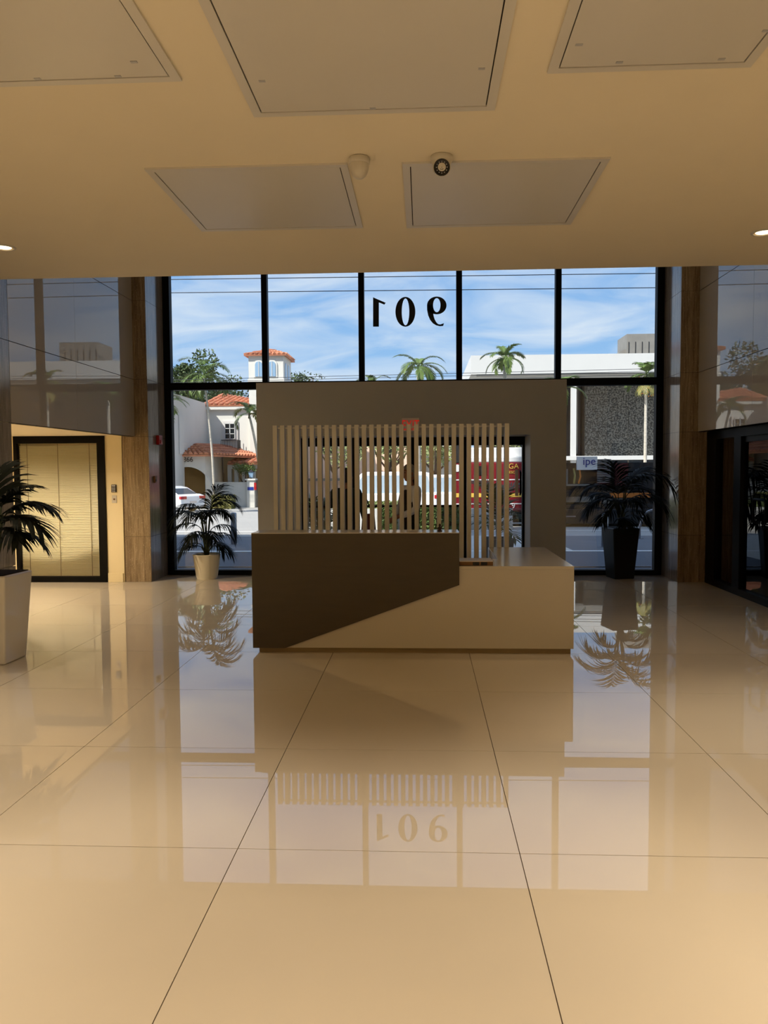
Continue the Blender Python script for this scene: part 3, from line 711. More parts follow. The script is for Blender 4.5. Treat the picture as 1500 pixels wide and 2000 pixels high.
def person(loc, rz, H, label, shirt, vest, trousers, hair, arms, group=None, longhair=False):
    t = thing('person', label, 'person', loc, rz)
    k = H/1.72
    hip, knee, ank, neck, shz = .90*k, .49*k, .08*k, 1.45*k, 1.38*k
    # body: pelvis root, spine, neck, legs, arms, hands with fingers
    V = [(0, 0, hip), (0, 0, 1.10*k), (0, .01, 1.28*k), (0, .0, neck), (0, -.012, neck+.07*k)]; Rr = [(.09, .06), (.09, .06), (.10, .06), (.05, .05), (.048, .048)]
    E = [(0, 1), (1, 2), (2, 3), (3, 4)]
    for sg in (-1, 1):
        b = len(V)
        V += [(sg*.09, 0, hip-.08), (sg*.10, -.01, knee), (sg*.10, .015, ank), (sg*.11, -.13, .035)]
        Rr += [.05, .04, .032, .03]; E += [(0, b), (b, b+1), (b+1, b+2), (b+2, b+3)]
    fingers = []
    for sg in (-1, 1):
        b = len(V); el, wr = arms[0 if sg < 0 else 1]
        V += [(sg*.17, .01, shz), el, wr]; Rr += [.036, .030, .024]
        E += [(2, b), (b, b+1), (b+1, b+2)]
        w = Vector(wr); dv = (w-Vector(el)).normalized(); palm = w+dv*.075
        h = len(V); V.append(tuple(palm)); Rr.append((.036, .018)); E.append((b+2, h))
        sd = dv.cross(Vector((0, 1, .2))).normalized()
        for q, (off, ln) in enumerate(((-.027, .065), (-.009, .078), (.009, .074), (.026, .058))):
            f = len(V); p1 = palm+sd*off+dv*.02; p2 = p1+dv*ln*.55+Vector((0, -.012, 0)); p3 = p2+dv*ln*.4+Vector((0, -.022, 0))
            V += [tuple(p1), tuple(p2), tuple(p3)]; Rr += [.0095, .0088, .0075]; E += [(h, f), (f, f+1), (f+1, f+2)]
        f = len(V); p1 = w+dv*.03-sd*.032; p2 = p1+dv*.035-sd*.015+Vector((0, -.01, 0)); V += [tuple(p1), tuple(p2)]; Rr += [.011, .009]; E += [(b+2, f), (f, f+1)]
    put('body', skin_mesh('body', V, E, Rr, 'skin', 1), t)
    put('head', head_mesh('head', (0, -.02, H-.118), 'skin'), t)
    # clothing follows the same joints, a little larger
    sV = [(0, 0, hip-.13), (0, 0, 1.08*k), (0, .01, 1.28*k), (0, .008, neck-.03)]; sR = [(.15, .115), (.142, .112), (.16, .118), (.075, .07)]; sE = [(0, 1), (1, 2), (2, 3)]
    for sg in (-1, 1):
        b = len(sV); el, wr = arms[0 if sg < 0 else 1]
        w2 = Vector(el).lerp(Vector(wr), .92)
        sV += [(sg*.172, .01, shz), el, tuple(w2)]; sR += [.068, .055, .04]; sE += [(2, b), (b, b+1), (b+1, b+2)]
    put('shirt', skin_mesh('shirt', sV, sE, sR, shirt, 2), t)
    if vest:
        vV = [(0, -.004, hip-.10), (0, -.004, 1.08*k), (0, .004, 1.28*k), (0, .004, neck-.045)]; vR = [(.166, .136), (.162, .136), (.176, .138), (.10, .092)]
        put('vest', skin_mesh('vest', vV, [(0, 1), (1, 2), (2, 3)], vR, vest, 2), t)
    tm = MB().lathe([(.03, hip-.16), (.11, hip-.13), (.146, hip-.05), (.152, hip+.03), (.146, hip+.12), (.135, hip+.16)], n=24)
    tm.v = [(x_, y_*.78, z_) for x_, y_, z_ in tm.v]
    for sg in (-1, 1): tm.tube([(sg*.075, 0, hip), (sg*.088, 0, hip-.12), (sg*.098, -.012, knee+.05), (sg*.10, -.01, knee-.04), (sg*.10, .015, ank), (sg*.10, .015, .035)], [.085, .098, .078, .070, .062, .066], 18)
    tm.build('trousers', trousers, t, True)
    for sg in (-1, 1): MB().lathe([(.001, -.009), (.007, -.006), (.0095, 0), (.007, .006), (.001, .009)], c=(sg*.029, -.092, H-.110), n=10, cap=False).build('eye', 'hair_black', t, True)
    for sg in (-1, 1): MB().box(sg*.029-.016, sg*.029+.016, -.106, -.090, H-.094, H-.089).build('eyebrow', hair, t)
    MB().box(-.021, .021, -.108, -.092, H-.175, H-.169).build('mouth', 'bag_brown', t, bevel=.002)
    for sg in (-1, 1): MB().frustum((sg*.105, -.06, 0), (.045, .13), (sg*.105, -.03, .085), (.036, .075)).build('shoe', 'vest_black', t, bevel=.02, seg=3)
    hm = MB(); n = 24
    prof = []
    cz0 = H-.118
    vs = []; fs = []; kk = 12
    for i in range(kk+1):
        th = (PI*(.62 if not longhair else .70))*i/kk
        for j in range(n):
            ph = 2*PI*j/n; x, y, z = math.sin(th)*math.cos(ph), math.sin(th)*math.sin(ph), math.cos(th)
            front = y < -.25
            zz = z
            if front and z < .42: y = y*.55 if z > .2 else -.1
            vs.append((x*.084, -.012+y*.106, cz0+zz*.128+.004))
    for i in range(kk):
        for j in range(n):
            a = i*n+j; b = i*n+(j+1) % n; fs.append((a, b, b+n, a+n))
    hm.add(vs, fs); hm.build('hair', hair, t, True)
    return t
man = person((-.17, 10.6, 0), R_(-62), 1.68, 'grey-haired person in white shirt and black vest behind the slats', 'shirt_white', 'vest_black', 'vest_black', 'hair_grey',
       (((-.24, -.03, 1.08), (-.06, -.20, .98)), ((.24, -.03, 1.08), (.06, -.20, .98))))
lady = person((-1.04, 10.6, 0), R_(168), 1.63, 'person in dark clothes seen from behind through the slats', 'cloth_dark', None, 'vest_black', 'hair_black',
       (((-.25, .02, 1.06), (-.22, -.14, .92)), ((.27, -.02, 1.10), (.18, -.16, 1.22))), longhair=True)
bg = thing('shoulder_bag', 'brown shoulder bag hanging beside the dark-dressed person', 'bag', (-.735, 10.55, .78))
MB().frustum((0, 0, 0), (.10, .05), (0, 0, .24), (.08, .03)).build('pouch', 'bag_brown', bg, bevel=.015)
MB().tube([(-.06, 0, .23), (-.10, .0, .42), (-.15, .02, .545), (-.19, .05, .56)], .008).build('strap', 'vest_black', bg)
MB().tube([(.06, 0, .23), (-.02, .02, .42), (-.13, .04, .55), (-.19, .05, .56)], .008).build('strap', 'vest_black', bg)

# ================================================================== OUTDOORS
def GZ(Y): return -.10 if Y < 14 else -.10-.018*(Y-14)
def slab(name, m, x0, x1, y0, y1, dz=0, th=.3, label=None):
    mb = MB(); ys = [y0]+[y for y in (14.0,) if y0 < y < y1]+[y1]
    for a, b in zip(ys[:-1], ys[1:]):
        za, zb = GZ(a)+dz, GZ(b)+dz
        mb.add([(x0, a, za-th), (x1, a, za-th), (x1, b, zb-th), (x0, b, zb-th), (x0, a, za), (x1, a, za), (x1, b, zb), (x0, b, zb)],
               [(0, 3, 2, 1), (4, 5, 6, 7), (0, 1, 5, 4), (1, 2, 6, 5), (2, 3, 7, 6), (3, 0, 4, 7)])
    return tag(mb.build(name, m), label, kind='structure')
slab('ground_pavement', 'paving', -45, 45, 12.04, 16.2, .04, label='grey pavement outside the window')
slab('ground_kerb', 'line_white', -45, 45, 16.2, 16.38, .05, label='pale kerb along the pavement')
slab('ground_darkened_strip', 'asphalt_darkened', -45, 45, 16.38, 21.6, 0, label='street surface along the kerb, darkened for the building shadow')  # shadow of the building put into the surface colour
slab('ground_road', 'asphalt', -45, 45, 21.6, 36, 0, label='bleached street surface')
slab('ground_road_line', 'line_white', -45, 45, 23.9, 24.02, .006, .05, label='white road line')
slab('ground_forecourt', 'asphalt', -70, 70, 36, 75, .0, label='sunlit forecourt across the street')
slab('ground_far', 'concrete', -160, 160, 75, 200, -.2, label='far ground')
# pale slabs added to give the ground beyond the doors its overexposed look
slab('ground_bright_slab_near', 'concrete', -2.2, 1.9, 12.045, 16.19, .048, .05, label='pale slab added to brighten the ground outside the entrance doors')
slab('ground_bright_slab_far', 'concrete', -3.2, 3.2, 16.39, 21.59, .012, .05, label='pale slab added to brighten the road in front of the entrance')
# bollards
def bollard(u, v, label, h=.78, r=.075):
    d = ray(u, v); tt = (.152-CAMH)/(d.z+.018*d.y); P = CAMP+d*tt
    b = thing('bollard', label, 'bollard', (P.x, P.y, GZ(P.y)), 0, 'metal bollards on the street')
    MB().lathe([(r, 0), (r, h-.03), (r*.8, h-.008), (.002, h)], n=20).build('post', 'steel', b, True)
    MB().lathe([(r+.02, 0), (r+.02, .012), (r, .014)], n=20).build('base_flange', 'steel', b)
    return b
bollard(457, 1063, 'grey metal bollard seen through the left window')
bollard(1181, 1068, 'grey metal bollard behind the black planter')
d = ray(1262, 1052); tt = (.152-CAMH)/(d.z+.018*d.y); P = CAMP+d*tt
br = thing('bike_rack', 'curved steel bike hoop beyond the right window', 'bike rack', (P.x+.25, P.y, GZ(P.y)))
MB().tube([(-.42, 0, 0), (-.42, 0, .30), (-.36, 0, .52), (-.22, 0, .70), (0, 0, .77), (.22, 0, .70), (.36, 0, .52), (.42, 0, .30), (.42, 0, 0)], .03, 10).build('hoop', 'steel', br, True)
MB().box(-.50, -.34, -.08, .08, 0, .012).build('foot_plate', 'steel', br); MB().box(.34, .50, -.08, .08, 0, .012).build('foot_plate', 'steel', br)

# power lines
def wire(u0, v0, u1, v1, Y, r, label):
    a, b = atY(u0, v0, Y), atY(u1, v1, Y); dvec = (b-a); a2, b2 = a-dvec*1.6, b+dvec*1.6
    pts = []
    for k in range(13):
        f = k/12; q = a2.lerp(b2, f); pts.append((q.x, q.y, q.z))
    tag(MB().tube(pts, r, 5).build('power_line', 'wire'), label, 'cable', 'power lines across the street')
wire(332, 546, 1281, 534, 20, .010, 'highest dark power line crossing the sky')
wire(332, 572, 1281, 562, 20, .010, 'second power line just above the window numerals')
for v, l in ((740, 'top'), (745, 'middle'), (752, 'bottom')): wire(430, v, 1281, v-20, 44, .014, l+' line of the three thin cables low in the sky')

# ---- street palms
def street_palm(x, y, hc, nf, L, seed, label, lean=0.0, fruit=False, rt=.11, leaf='leaf', droop=95):
    rnd = random.Random(seed); z0 = GZ(y)
    t = thing('palm_tree', label, 'tree', (x, y, z0), 0, 'palm trees along the street')
    H = hc-z0
    pts = [(lean*(f**2), 0, H*f) for f in [k/8 for k in range(9)]]
    MB().tube([(p[0]-lean, p[1], p[2]) for p in pts], [rt*(1.15-.4*k/8) for k in range(9)], 10).build('trunk', 'trunk', t, True)
    MB().tube([(0, 0, H*.97), (0, 0, H+.25)], [rt*.9, rt*.5], 8).build('crownshaft', 'stem', t, True)
    for k in range(nf):
        az = 2*PI*k/nf*2.4+rnd.uniform(-.2, .2); el = R_(rnd.choice((75, 60, 45, 25, 5))+rnd.uniform(-8, 8))
        frond_mb((0, 0, H+.15), az, el, L*rnd.uniform(.85, 1.1), R_(droop+rnd.uniform(-15, 15)), 24, L*.30, .055, .15, .35, .02, .25, .12, rnd).build('frond', leaf, t)
    if fruit:
        mbf = MB()
        for k in range(60):
            q = Vector((rnd.gauss(0, .16), rnd.gauss(0, .16), rnd.gauss(-.28, .17)))
            mbf.lathe([(.002, -.03), (.03, 0), (.002, .03)], c=(q.x, q.y, H-.25+q.z), n=5, cap=False)
        mbf.build('fruit_cluster', 'fruit', t)
        mby = MB()
        for k in range(10):
            a = 2*PI*k/10; mby2 = frond_mb((0, 0, H-.15), a, R_(-20), .9, R_(70), 10, .3, .04, .1, .3, .012, .1, .1, rnd); mby.add(mby2.v, mby2.f)
        mby.build('dry_fronds', 'leaf_yellow', t)
    return t
def PX(u, v, Y): q = atY(u, v, Y); return q.x, Y, q.z
x, y, z = PX(398, 738, 46); street_palm(x, y, z, 15, 2.1, 11, 'bright palm in front of the white stucco wing, slim pale trunk', lean=-.5, rt=.07)
x, y, z = PX(487, 812, 48); street_palm(x, y, z, 12, 1.5, 12, 'small curved palm between the balcony and the white portal', lean=-.7, rt=.09)
x, y, z = PX(817, 722, 40); street_palm(x, y, z, 13, 1.5, 13, 'palm rising below the zero of the mirrored number', rt=.11)
x, y, z = PX(986, 706, 40); street_palm(x, y, z, 15, 1.3, 14, 'palm in front of the white flat-roofed building', rt=.11)
x, y, z = PX(1262, 738, 40); street_palm(x, y, z, 13, 1.4, 15, 'palm with orange fruit before the pebble wall', fruit=True, rt=.085)
x, y, z = PX(1098, 765, 36); street_palm(x, y, z, 13, 1.2, 16, 'palm partly hidden behind the right edge of the portal', rt=.09)
x, y, z = PX(312, 800, 39); street_palm(x, y, z, 14, 1.6, 17, 'palm at the extreme left edge of the window')
x, y, z = PX(728, 757, 49); street_palm(x, y, z, 13, 1.3, 18, 'low palm just peeping over the portal')

# ---- broadleaf trees
def tree(x, y, zc_, rx, rz_, n, seed, label, m='leaf_tree', ls=.3, tr=.18):
    rnd = random.Random(seed); z0 = GZ(y)
    t = thing('leafy_tree', label, 'tree', (x, y, z0), 0, 'broadleaf trees across the street')
    zc0 = zc_-z0
    MB().tube([(0, 0, 0), (.1, 0, zc0*.5), (0, .1, zc0)], [tr, tr*.8, tr*.4], 8).build('trunk', 'bark', t, True)
    for k in range(6):
        a = rnd.uniform(0, 2*PI); MB().tube([(0, 0, zc0*.55), (rx*.5*math.cos(a), rx*.5*math.sin(a), zc0*.8), (rx*.8*math.cos(a), rx*.8*math.sin(a), zc0+rz_*.3)], [tr*.4, tr*.25, tr*.08], 6).build('branch', 'bark', t, True)
    cl = [(rnd.gauss(0, .45)*rx, rnd.gauss(0, .45)*rx, zc0+rnd.gauss(0, .4)*rz_, rnd.uniform(.25, .45)*rx) for _ in range(16)]
    mb = MB()
    for k in range(n):
        c = rnd.choice(cl); dv = Vector((rnd.gauss(0, 1), rnd.gauss(0, 1), rnd.gauss(0, 1))).normalized()*c[3]*rnd.uniform(.55, 1)
        p = Vector(c[:3])+dv; a = Vector((rnd.gauss(0, 1), rnd.gauss(0, 1), rnd.gauss(0, .6))).normalized(); b = a.cross(Vector((rnd.gauss(0, 1), rnd.gauss(0, 1), rnd.gauss(0, 1)))).normalized()
        l = ls*rnd.uniform(.7, 1.2)
        mb.add([p-a*l*.5, p+b*l*.25, p+a*l*.5, p-b*l*.25], [(0, 1, 2, 3)])
    cr_ = mb.build('crown', m, t); cr_['kind'] = 'stuff'
    return t
x, y, z = PX(368, 752, 63); tree(x, y, z, 3.2, 2.0, 5000, 21, 'dense dark tree behind the bright palm', ls=.35)
x, y, z = PX(446, 775, 70); tree(x, y, z, 2.4, 1.4, 3000, 22, 'low dark tree behind the red roof beside the tower')
x, y, z = PX(590, 742, 74); tree(x, y, z, 1.5, .5, 500, 23, 'sparse distant tree right of the tower')
x, y, z = PX(650, 868, 50); tree(x, y, z, 2.2, 1.1, 1080, 24, 'thin tree above the person in dark clothes', m='leaf_pale', ls=.26)
x, y, z = PX(760, 868, 50); tree(x, y, z, 2.2, 1.1, 1080, 25, 'thin tree seen at the centre of the entrance doors', m='leaf_pale', ls=.26)
x, y, z = PX(850, 872, 47); tree(x, y, z, 2.0, 1.2, 1320, 26, 'denser tree behind the second white car', m='leaf_pale', ls=.26)
x, y, z = PX(1000, 868, 40); tree(x, y, z, 1.4, .7, 300, 27, 'sparse tree above the fire truck', m='leaf_pale', ls=.2)
tree(-27, 68, 7.5, 3.5, 2.4, 4000, 28, 'tree left of the stucco house, mirrored in the right panels')
tree(-36, 68, 7.0, 3.5, 2.2, 4000, 29, 'second tree left of the stucco house, mirrored in the right panels')

# ---- barrel tile helper: sloped quad (eave A->B, ridge D->C) covered by half round tile rows
def tile_roof(parent, A, B, C_, D_, pitch=.34, rad=.13, rows=4):
    A, B, C_, D_ = [Vector(p) for p in (A, B, C_, D_)]
    nrm = (B-A).cross(D_-A).normalized()
    if nrm.z < 0: nrm = -nrm
    base = MB().add([A, B, C_, D_, A-nrm*.1, B-nrm*.1, C_-nrm*.1, D_-nrm*.1], [(0, 1, 2, 3), (7, 6, 5, 4), (0, 4, 5, 1), (1, 5, 6, 2), (2, 6, 7, 3), (3, 7, 4, 0)])
    base.build('roof_deck', 'roof_tile', parent)
    n = max(2, int((B-A).length/pitch))
    for k in range(n):
        f = (k+.5)/n; a = A.lerp(B, f); b = D_.lerp(C_, f)
        if (b-a).length < .15: continue
        for r in range(rows):
            p, q = a.lerp(b, r/rows), a.lerp(b, (r+1.08)/rows if r < rows-1 else 1.0)
            mb = MB(); u = (B-A).normalized(); vs = []
            for pp, sc_ in ((p+nrm*.03, 1.0), (q, .82)):
                for j in range(6):
                    an = PI*j/5; vs.append(pp+u*(rad*sc_*math.cos(an))+nrm*(rad*sc_*math.sin(an)))
            mb.add(vs, [(j, j+1, 7+j, 6+j) for j in range(5)]+[(0, 1, 2, 3, 4, 5), (11, 10, 9, 8, 7, 6)])
            mb.build('roof_tile', 'roof_tile', parent)
def arch_pts(cx, z0, w, zs, n=14):
    return [(cx-w/2, z0), (cx+w/2, z0)]+[(cx+w/2*math.cos(PI*k/n), zs+w/2*math.sin(PI*k/n)) for k in range(n+1)]

# ---- stucco house on the left (number 866)
hz = GZ(52)
house = thing('stucco_house', 'white stucco house number 866 with red tile roofs', 'building', (0, 0, 0))
xw = atY(402, 786, 52).x; ze = atY(402, 788, 52).z
MB().box(-26, xw, 45.2, 60, hz-.3, ze+.02).build('wing_wall', 'stucco_shadow_wing', house)
xt0, xt1 = atY(485, 690, 52).x, atY(553, 690, 52).x
MB().box(xw, xt1+.02, 52.2, 60, hz-.3, ze-.15).build('main_wall', 'stucco', house)
mr = atY(412, 777, 55).z
tile_roof(house, (xw-.3, 51.9, ze-.12), (xt0+.1, 51.9, ze-.12), (xt0-.2, 55.5, ze+.5), (xw+.2, 55.5, mr+.3), rows=4)
MB().box(xw-.1, xt0, 51.95, 52.2, ze-.42, ze-.2).build('cornice', 'stucco', house)
# tower
tz = atY(520, 693, 52).z
tw = MB().box(xt0, xt1, 52.0, 55.0, hz-.3, tz); tw.build('tower_wall', 'stucco', house)
zb = atY(520, 737, 52).z
MB().box(xt0-.06, xt1+.06, 51.94, 55.06, zb-.28, zb-.10).build('tower_cornice', 'stucco', house)
for cu_, sgn in ((505.5, -1), (531.5, 1)):
    cxp = atY(cu_, 720, 52).x; w = 14*52/FPX
    MB().prism(arch_pts(cxp, zb, w+.22, atY(520, 713, 52).z), 'y', 51.95, 51.99).build('arch_surround', 'stucco', house)
    aw = MB().prism(arch_pts(cxp, zb+.05, w, atY(520, 713, 52).z), 'y', 51.92, 51.955).build('arched_window', 'glass_blue', house)
    MB().box(cxp-.02, cxp+.02, 51.90, 51.92, zb+.05, zb+1.05).build('glazing_bar', 'white_paint', aw)
for dy_ in (.9, 2.0):
    pm2 = MB().prism([(52+dy_+p[0], p[1]) for p in arch_pts(0, zb+.05, .55, zb+.75)], 'x', xt1, xt1+.03).build('arched_window', 'glass_blue', house)
tcx, tcy = (xt0+xt1)/2, 53.5
corners = [(xt0-.25, 51.75, tz), (xt1+.25, 51.75, tz), (xt1+.25, 55.25, tz), (xt0-.25, 55.25, tz)]
apx = (tcx, tcy, tz+.55)
for k in range(4):
    a, b = corners[k], corners[(k+1) % 4]
    tile_roof(house, a, b, apx, apx, pitch=.3, rad=.1, rows=3)
# upper window with balcony
x0, x1 = atY(440, 840, 52.2).x, atY(460, 840, 52.2).x; z0, z1 = atY(440, 858, 52.2).z, atY(440, 827, 52.2).z
MB().box(x0-.16, x1+.16, 52.1, 52.2, z0-.1, z1+.16).build('window_surround', 'stucco_shadow_wing', house)
wn = MB().box(x0, x1, 52.05, 52.1, z0, z1).build('window', 'glass_dark', house)
for f in (.02, .5, .98): MB().box(x0+(x1-x0)*f-.025, x0+(x1-x0)*f+.025, 52.03, 52.05, z0, z1).build('glazing_bar', 'white_paint', wn)
for f in (.02, .34, .67, .98): MB().box(x0, x1, 52.03, 52.05, z0+(z1-z0)*f-.02, z0+(z1-z0)*f+.02).build('glazing_bar', 'white_paint', wn)
bx0, bx1, bz0, bz1 = atY(432, 880, 51.2).x, atY(464, 880, 51.2).x, atY(440, 881, 51.2).z, atY(440, 859, 51.2).z
MB().box(bx0, bx1+.2, 51.2, 52.2, bz0-.15, bz0).build('balcony_slab', 'stucco', house)
MB().box(bx0, bx1, 51.2, 51.24, bz1-.05, bz1).build('balcony_rail', 'iron', house)
for k in range(11): q = bx0+(bx1-bx0)*k/10; MB().box(q-.015, q+.015, 51.2, 51.23, bz0, bz1-.05).build('baluster', 'iron', house)
for k in range(6): q = 51.3+.15*k; MB().box(bx1-.02, bx1+.01, q-.012, q+.012, bz0, bz1).build('baluster', 'iron', house)
# wing window recess + balcony at far left
wx = xw+.02
MB().box(wx, wx+.06, 46.0, 46.9, 2.6, 4.9).build('shutter', 'stucco_shadow_wing', house)
# porch
pY = 47.0; px0, px1 = atY(322, 890, pY).x, atY(400, 890, pY).x; pz = atY(380, 888, pY).z
acx = atY(366, 912, pY).x; aw = 3.0*.96; azs = atY(366, 912, pY).z-aw/2
outer = [(px0, hz-.3), (acx-aw/2, hz-.3)]+[(acx+aw/2*math.cos(PI-PI*k/16), azs+aw/2*math.sin(PI-PI*k/16)) for k in range(17)]+[(acx+aw/2, hz-.3), (px1, hz-.3), (px1, pz), (px0, pz)]
MB().prism(outer, 'y', pY, pY+.35).build('porch_wall', 'stucco', house)
MB().box(px1-.35, px1, pY+.35, 52.2, hz-.3, pz).build('porch_side_wall', 'stucco', house)
MB().box(px0, px1, 51.0, 51.2, hz-.3, pz).build('porch_back_wall', 'stucco_shadow_wing', house)
pk = atY(376, 868, 49.5); xmid = atY(376, 868, 49.5).x
tile_roof(house, (px0-.4, pY-.4, pz-.02), (px1+.4, pY-.4, pz-.02), (xmid+.1, 49.5, pk.z), (xmid-1.2, 49.5, pk.z), rows=5, pitch=.3)
tile_roof(house, (px1+.4, pY-.4, pz-.02), (px1+2.6, 51.8, pz-.1), (px1-.2, 51.9, pk.z), (xmid+.1, 49.5, pk.z), rows=4, pitch=.3)
MB().prism([(px1-.02, hz-.3), (px1+2.4, hz-.3), (px1+2.4, pz-.25), (px1-.02, pz-.02)], 'y', 51.4, 51.6).build('side_porch_wall', 'stucco_ochre_tint', house)  # ochre colour imitates the lit alcove mirrored in the window glass
MB().prism(arch_pts(atY(424, 930, 51.4).x, hz, .95, atY(424, 922, 51.4).z-.2), 'y', 51.33, 51.4).build('arched_niche', 'office_wall', house)
text_obj('house_number', '866', .42, (atY(357.5, 902, pY).x, pY-.02, atY(357.5, 902, pY).z), 'iron', house, .01)
# porch gate bars
for k in range(13):
    f = k/12; q = acx-aw/2+.1+(aw-.2)*f; zz = azs+.1+.35*math.sin(PI*f)
    MB().box(q-.02, q+.02, pY+.15, pY+.18, hz, zz).build('gate_bar', 'iron' if k % 3 else 'white_paint', house)
# low roof right and arcade
lz, lx0, lx1 = atY(470, 905, 50).z, atY(446, 900, 50).x, atY(560, 900, 50).x
tile_roof(house, (lx0, 49.7, lz), (lx1, 49.7, lz), (lx1, 51.9, atY(470, 890, 52).z), (lx0+.4, 51.9, atY(470, 890, 52).z), rows=4, pitch=.3)
MB().box(lx0+.2, lx1, 51.7, 52.0, hz-.3, lz+.3).build('arcade_back_wall', 'stucco_ochre_tint', house)
for u in (449, 462, 477, 495, 520): q = atY(u, 930, 50.2).x; MB().box(q-.12, q+.12, 50.1, 50.35, hz-.3, lz).build('arcade_post', 'stucco', house)
MB().box(lx0, lx1, 50.05, 50.4, lz-.35, lz-.02).build('arcade_beam', 'stucco', house)
# garden wall and gate pier
gw = thing('garden_wall', 'white stucco garden wall with gate pier and lantern', 'wall', (0, 48.5, GZ(48.5)))
gz0 = GZ(48.5)
gx0, gx1 = atY(408, 960, 48.5).x, atY(483, 960, 48.5).x; gzt = atY(440, 944, 48.5).z-gz0
MB().box(gx0, gx1, 0, .3, 0, gzt).build('wall_body', 'stucco', gw)
MB().box(gx0, gx1, -.04, .34, gzt, gzt+.07).build('coping', 'stucco', gw)
a, b = atY(482, 960, 48.3).x, atY(497, 960, 48.3).x; ptz = atY(490, 938, 48.3).z-gz0
MB().box(a, b, -.2, .3, 0, ptz).build('gate_pier', 'stucco', gw)
MB().box(a-.08, b+.08, -.28, .38, ptz, ptz+.1).build('pier_cap', 'stucco', gw)
lc = (a+b)/2
ln = MB().frustum((lc, .05, ptz+.16), (.10, .10), (lc, .05, ptz+.5), (.15, .15)).build('lantern', 'glass_blue', gw)
MB().frustum((lc, .05, ptz+.5), (.18, .18), (lc, .05, ptz+.65), (.03, .03)).build('lantern_cap', 'iron', ln)
MB().box(lc-.04, lc+.04, .01, .09, ptz+.1, ptz+.16).build('lantern_stem', 'iron', ln)
MB().box(a+.05, b-.05, -.215, -.2, ptz-.62, ptz-.42).build('name_plate', 'blue_print', gw)
MB().box(b+.05, b+.75, .1, .16, .1, 1.7).build('gate_leaf', 'ac_metal', gw)
MB().box(b-.02, b+.12, -.22, -.05, 1.1, 1.55).build('letter_box', 'red', gw)
def hedge(name, x0, x1, y0, y1, z0, z1, n, seed, label, m='leaf', ls=.09, group=None, cat='hedge'):
    rnd = random.Random(seed); t = thing(name, label, cat, ((x0+x1)/2, (y0+y1)/2, z0), 0, group)
    hx_, hy_, h_ = (x1-x0)/2, (y1-y0)/2, z1-z0
    MB().box(-hx_*.9, hx_*.9, -hy_*.85, hy_*.85, 0, h_*.9).build('branches', 'bark', t)
    mb = MB()
    for k in range(n):
        f = rnd.choice('xyzz'); p = [rnd.uniform(-hx_, hx_), rnd.uniform(-hy_, hy_), rnd.uniform(.02, h_)]
        if f == 'x': p[0] = rnd.choice((-1, 1))*hx_*rnd.uniform(.9, 1.02)
        elif f == 'y': p[1] = -hy_*rnd.uniform(.9, 1.05)
        else: p[2] = h_*rnd.uniform(.9, 1.06)
        p = Vector(p); a = Vector((rnd.gauss(0, 1), rnd.gauss(0, 1), rnd.gauss(0, 1))).normalized(); b = a.cross(Vector((rnd.gauss(0, 1), rnd.gauss(0, 1), rnd.gauss(0, 1)))).normalized(); l = ls*rnd.uniform(.7, 1.3)
        mb.add([p-a*l*.6, p+b*l*.35, p+a*l*.6, p-b*l*.35], [(0, 1, 2, 3)])
    o = mb.build('leaves', m, t); o['kind'] = 'stuff'; return t
x0, x1 = atY(418, 980, 46).x, atY(455, 980, 46).x
hedge('clipped_bush', x0, x1, 45.5, 46.7, GZ(46), atY(430, 969, 46).z, 2600, 31, 'clipped yellow-green bush before the garden wall', 'leaf_yellow', .13, cat='bush')
# vine over the pier
tree(atY(478, 915, 49.2).x, 49.2, atY(485, 916, 49.2).z, .8, .35, 700, 33, 'small green shrub above the lantern pier', m='leaf', ls=.14, tr=.05)

# ---- pink building in the middle
pb = thing('pink_building', 'pale pink building seen through the entrance doors', 'building', (0, 0, 0))
pz0 = GZ(58); qx0, qx1 = atY(590, 900, 58).x, atY(795, 900, 58).x
MB().box(qx0, qx1, 58, 66, pz0-.3, 6.2).build('wall', 'stucco_pink', pb)
MB().box(qx0-.2, qx1+.2, 57.8, 66.2, 6.2, 6.5).build('parapet', 'stucco', pb)
MB().box(qx0, qx1, 57.5, 58, atY(700, 939, 57.5).z, atY(700, 934, 57.5).z).build('ledge', 'ac_metal', pb)
for f in (.15, .45, .75): q = qx0+(qx1-qx0)*f; w_ = MB().box(q, q+1.2, 57.95, 58.0, 2.8, 4.6).build('window', 'glass_dark', pb); MB().box(q-.05, q+1.25, 57.93, 57.95, 3.66, 3.74).build('glazing_bar', 'white_paint', w_)
pale = thing('pale_house', 'pale low house behind the second white car', 'building', (0, 0, 0))
MB().box(atY(806, 900, 62).x, atY(900, 900, 62).x, 62, 68, GZ(62)-.3, 4.4).build('wall', 'stucco', pale)
MB().box(atY(805, 900, 62).x, atY(902, 900, 62).x, 61.7, 68.2, 4.4, 4.7).build('roof', 'ac_metal', pale)

# ---- white flat-roofed building on the right
rb = thing('flat_roofed_building', 'white flat-roofed building with dark pebble wall panels', 'building', (0, 0, 0))
RY = 48.0; fx0 = atY(920, 694, RY).x; ft = atY(1100, 692, RY).z; fb = atY(1100, 729, RY).z; RX1 = 34
MB().box(fx0, RX1, RY, 60, fb, ft).build('fascia', 'white_paint', rb)
MB().box(fx0+.35, RX1, RY+.05, RY+.3, fb-.12, fb).build('fascia_drip', 'ac_metal', rb)
pz1 = atY(1200, 890, RY).z; pz2 = atY(1200, 898, RY).z
xs = [atY(1143, 800, 51.2).x+2.75*k for k in range(0, 9)]
for k in range(8): MB().box(xs[k]+.01, xs[k+1]-.01, 51.2, 51.5, pz1, fb).build('pebble_panel', 'pebble', rb)
MB().box(fx0+1.2, xs[0]-.05, 52.0, 52.25, pz1, fb).build('recess_wall', 'glass_dark', rb)
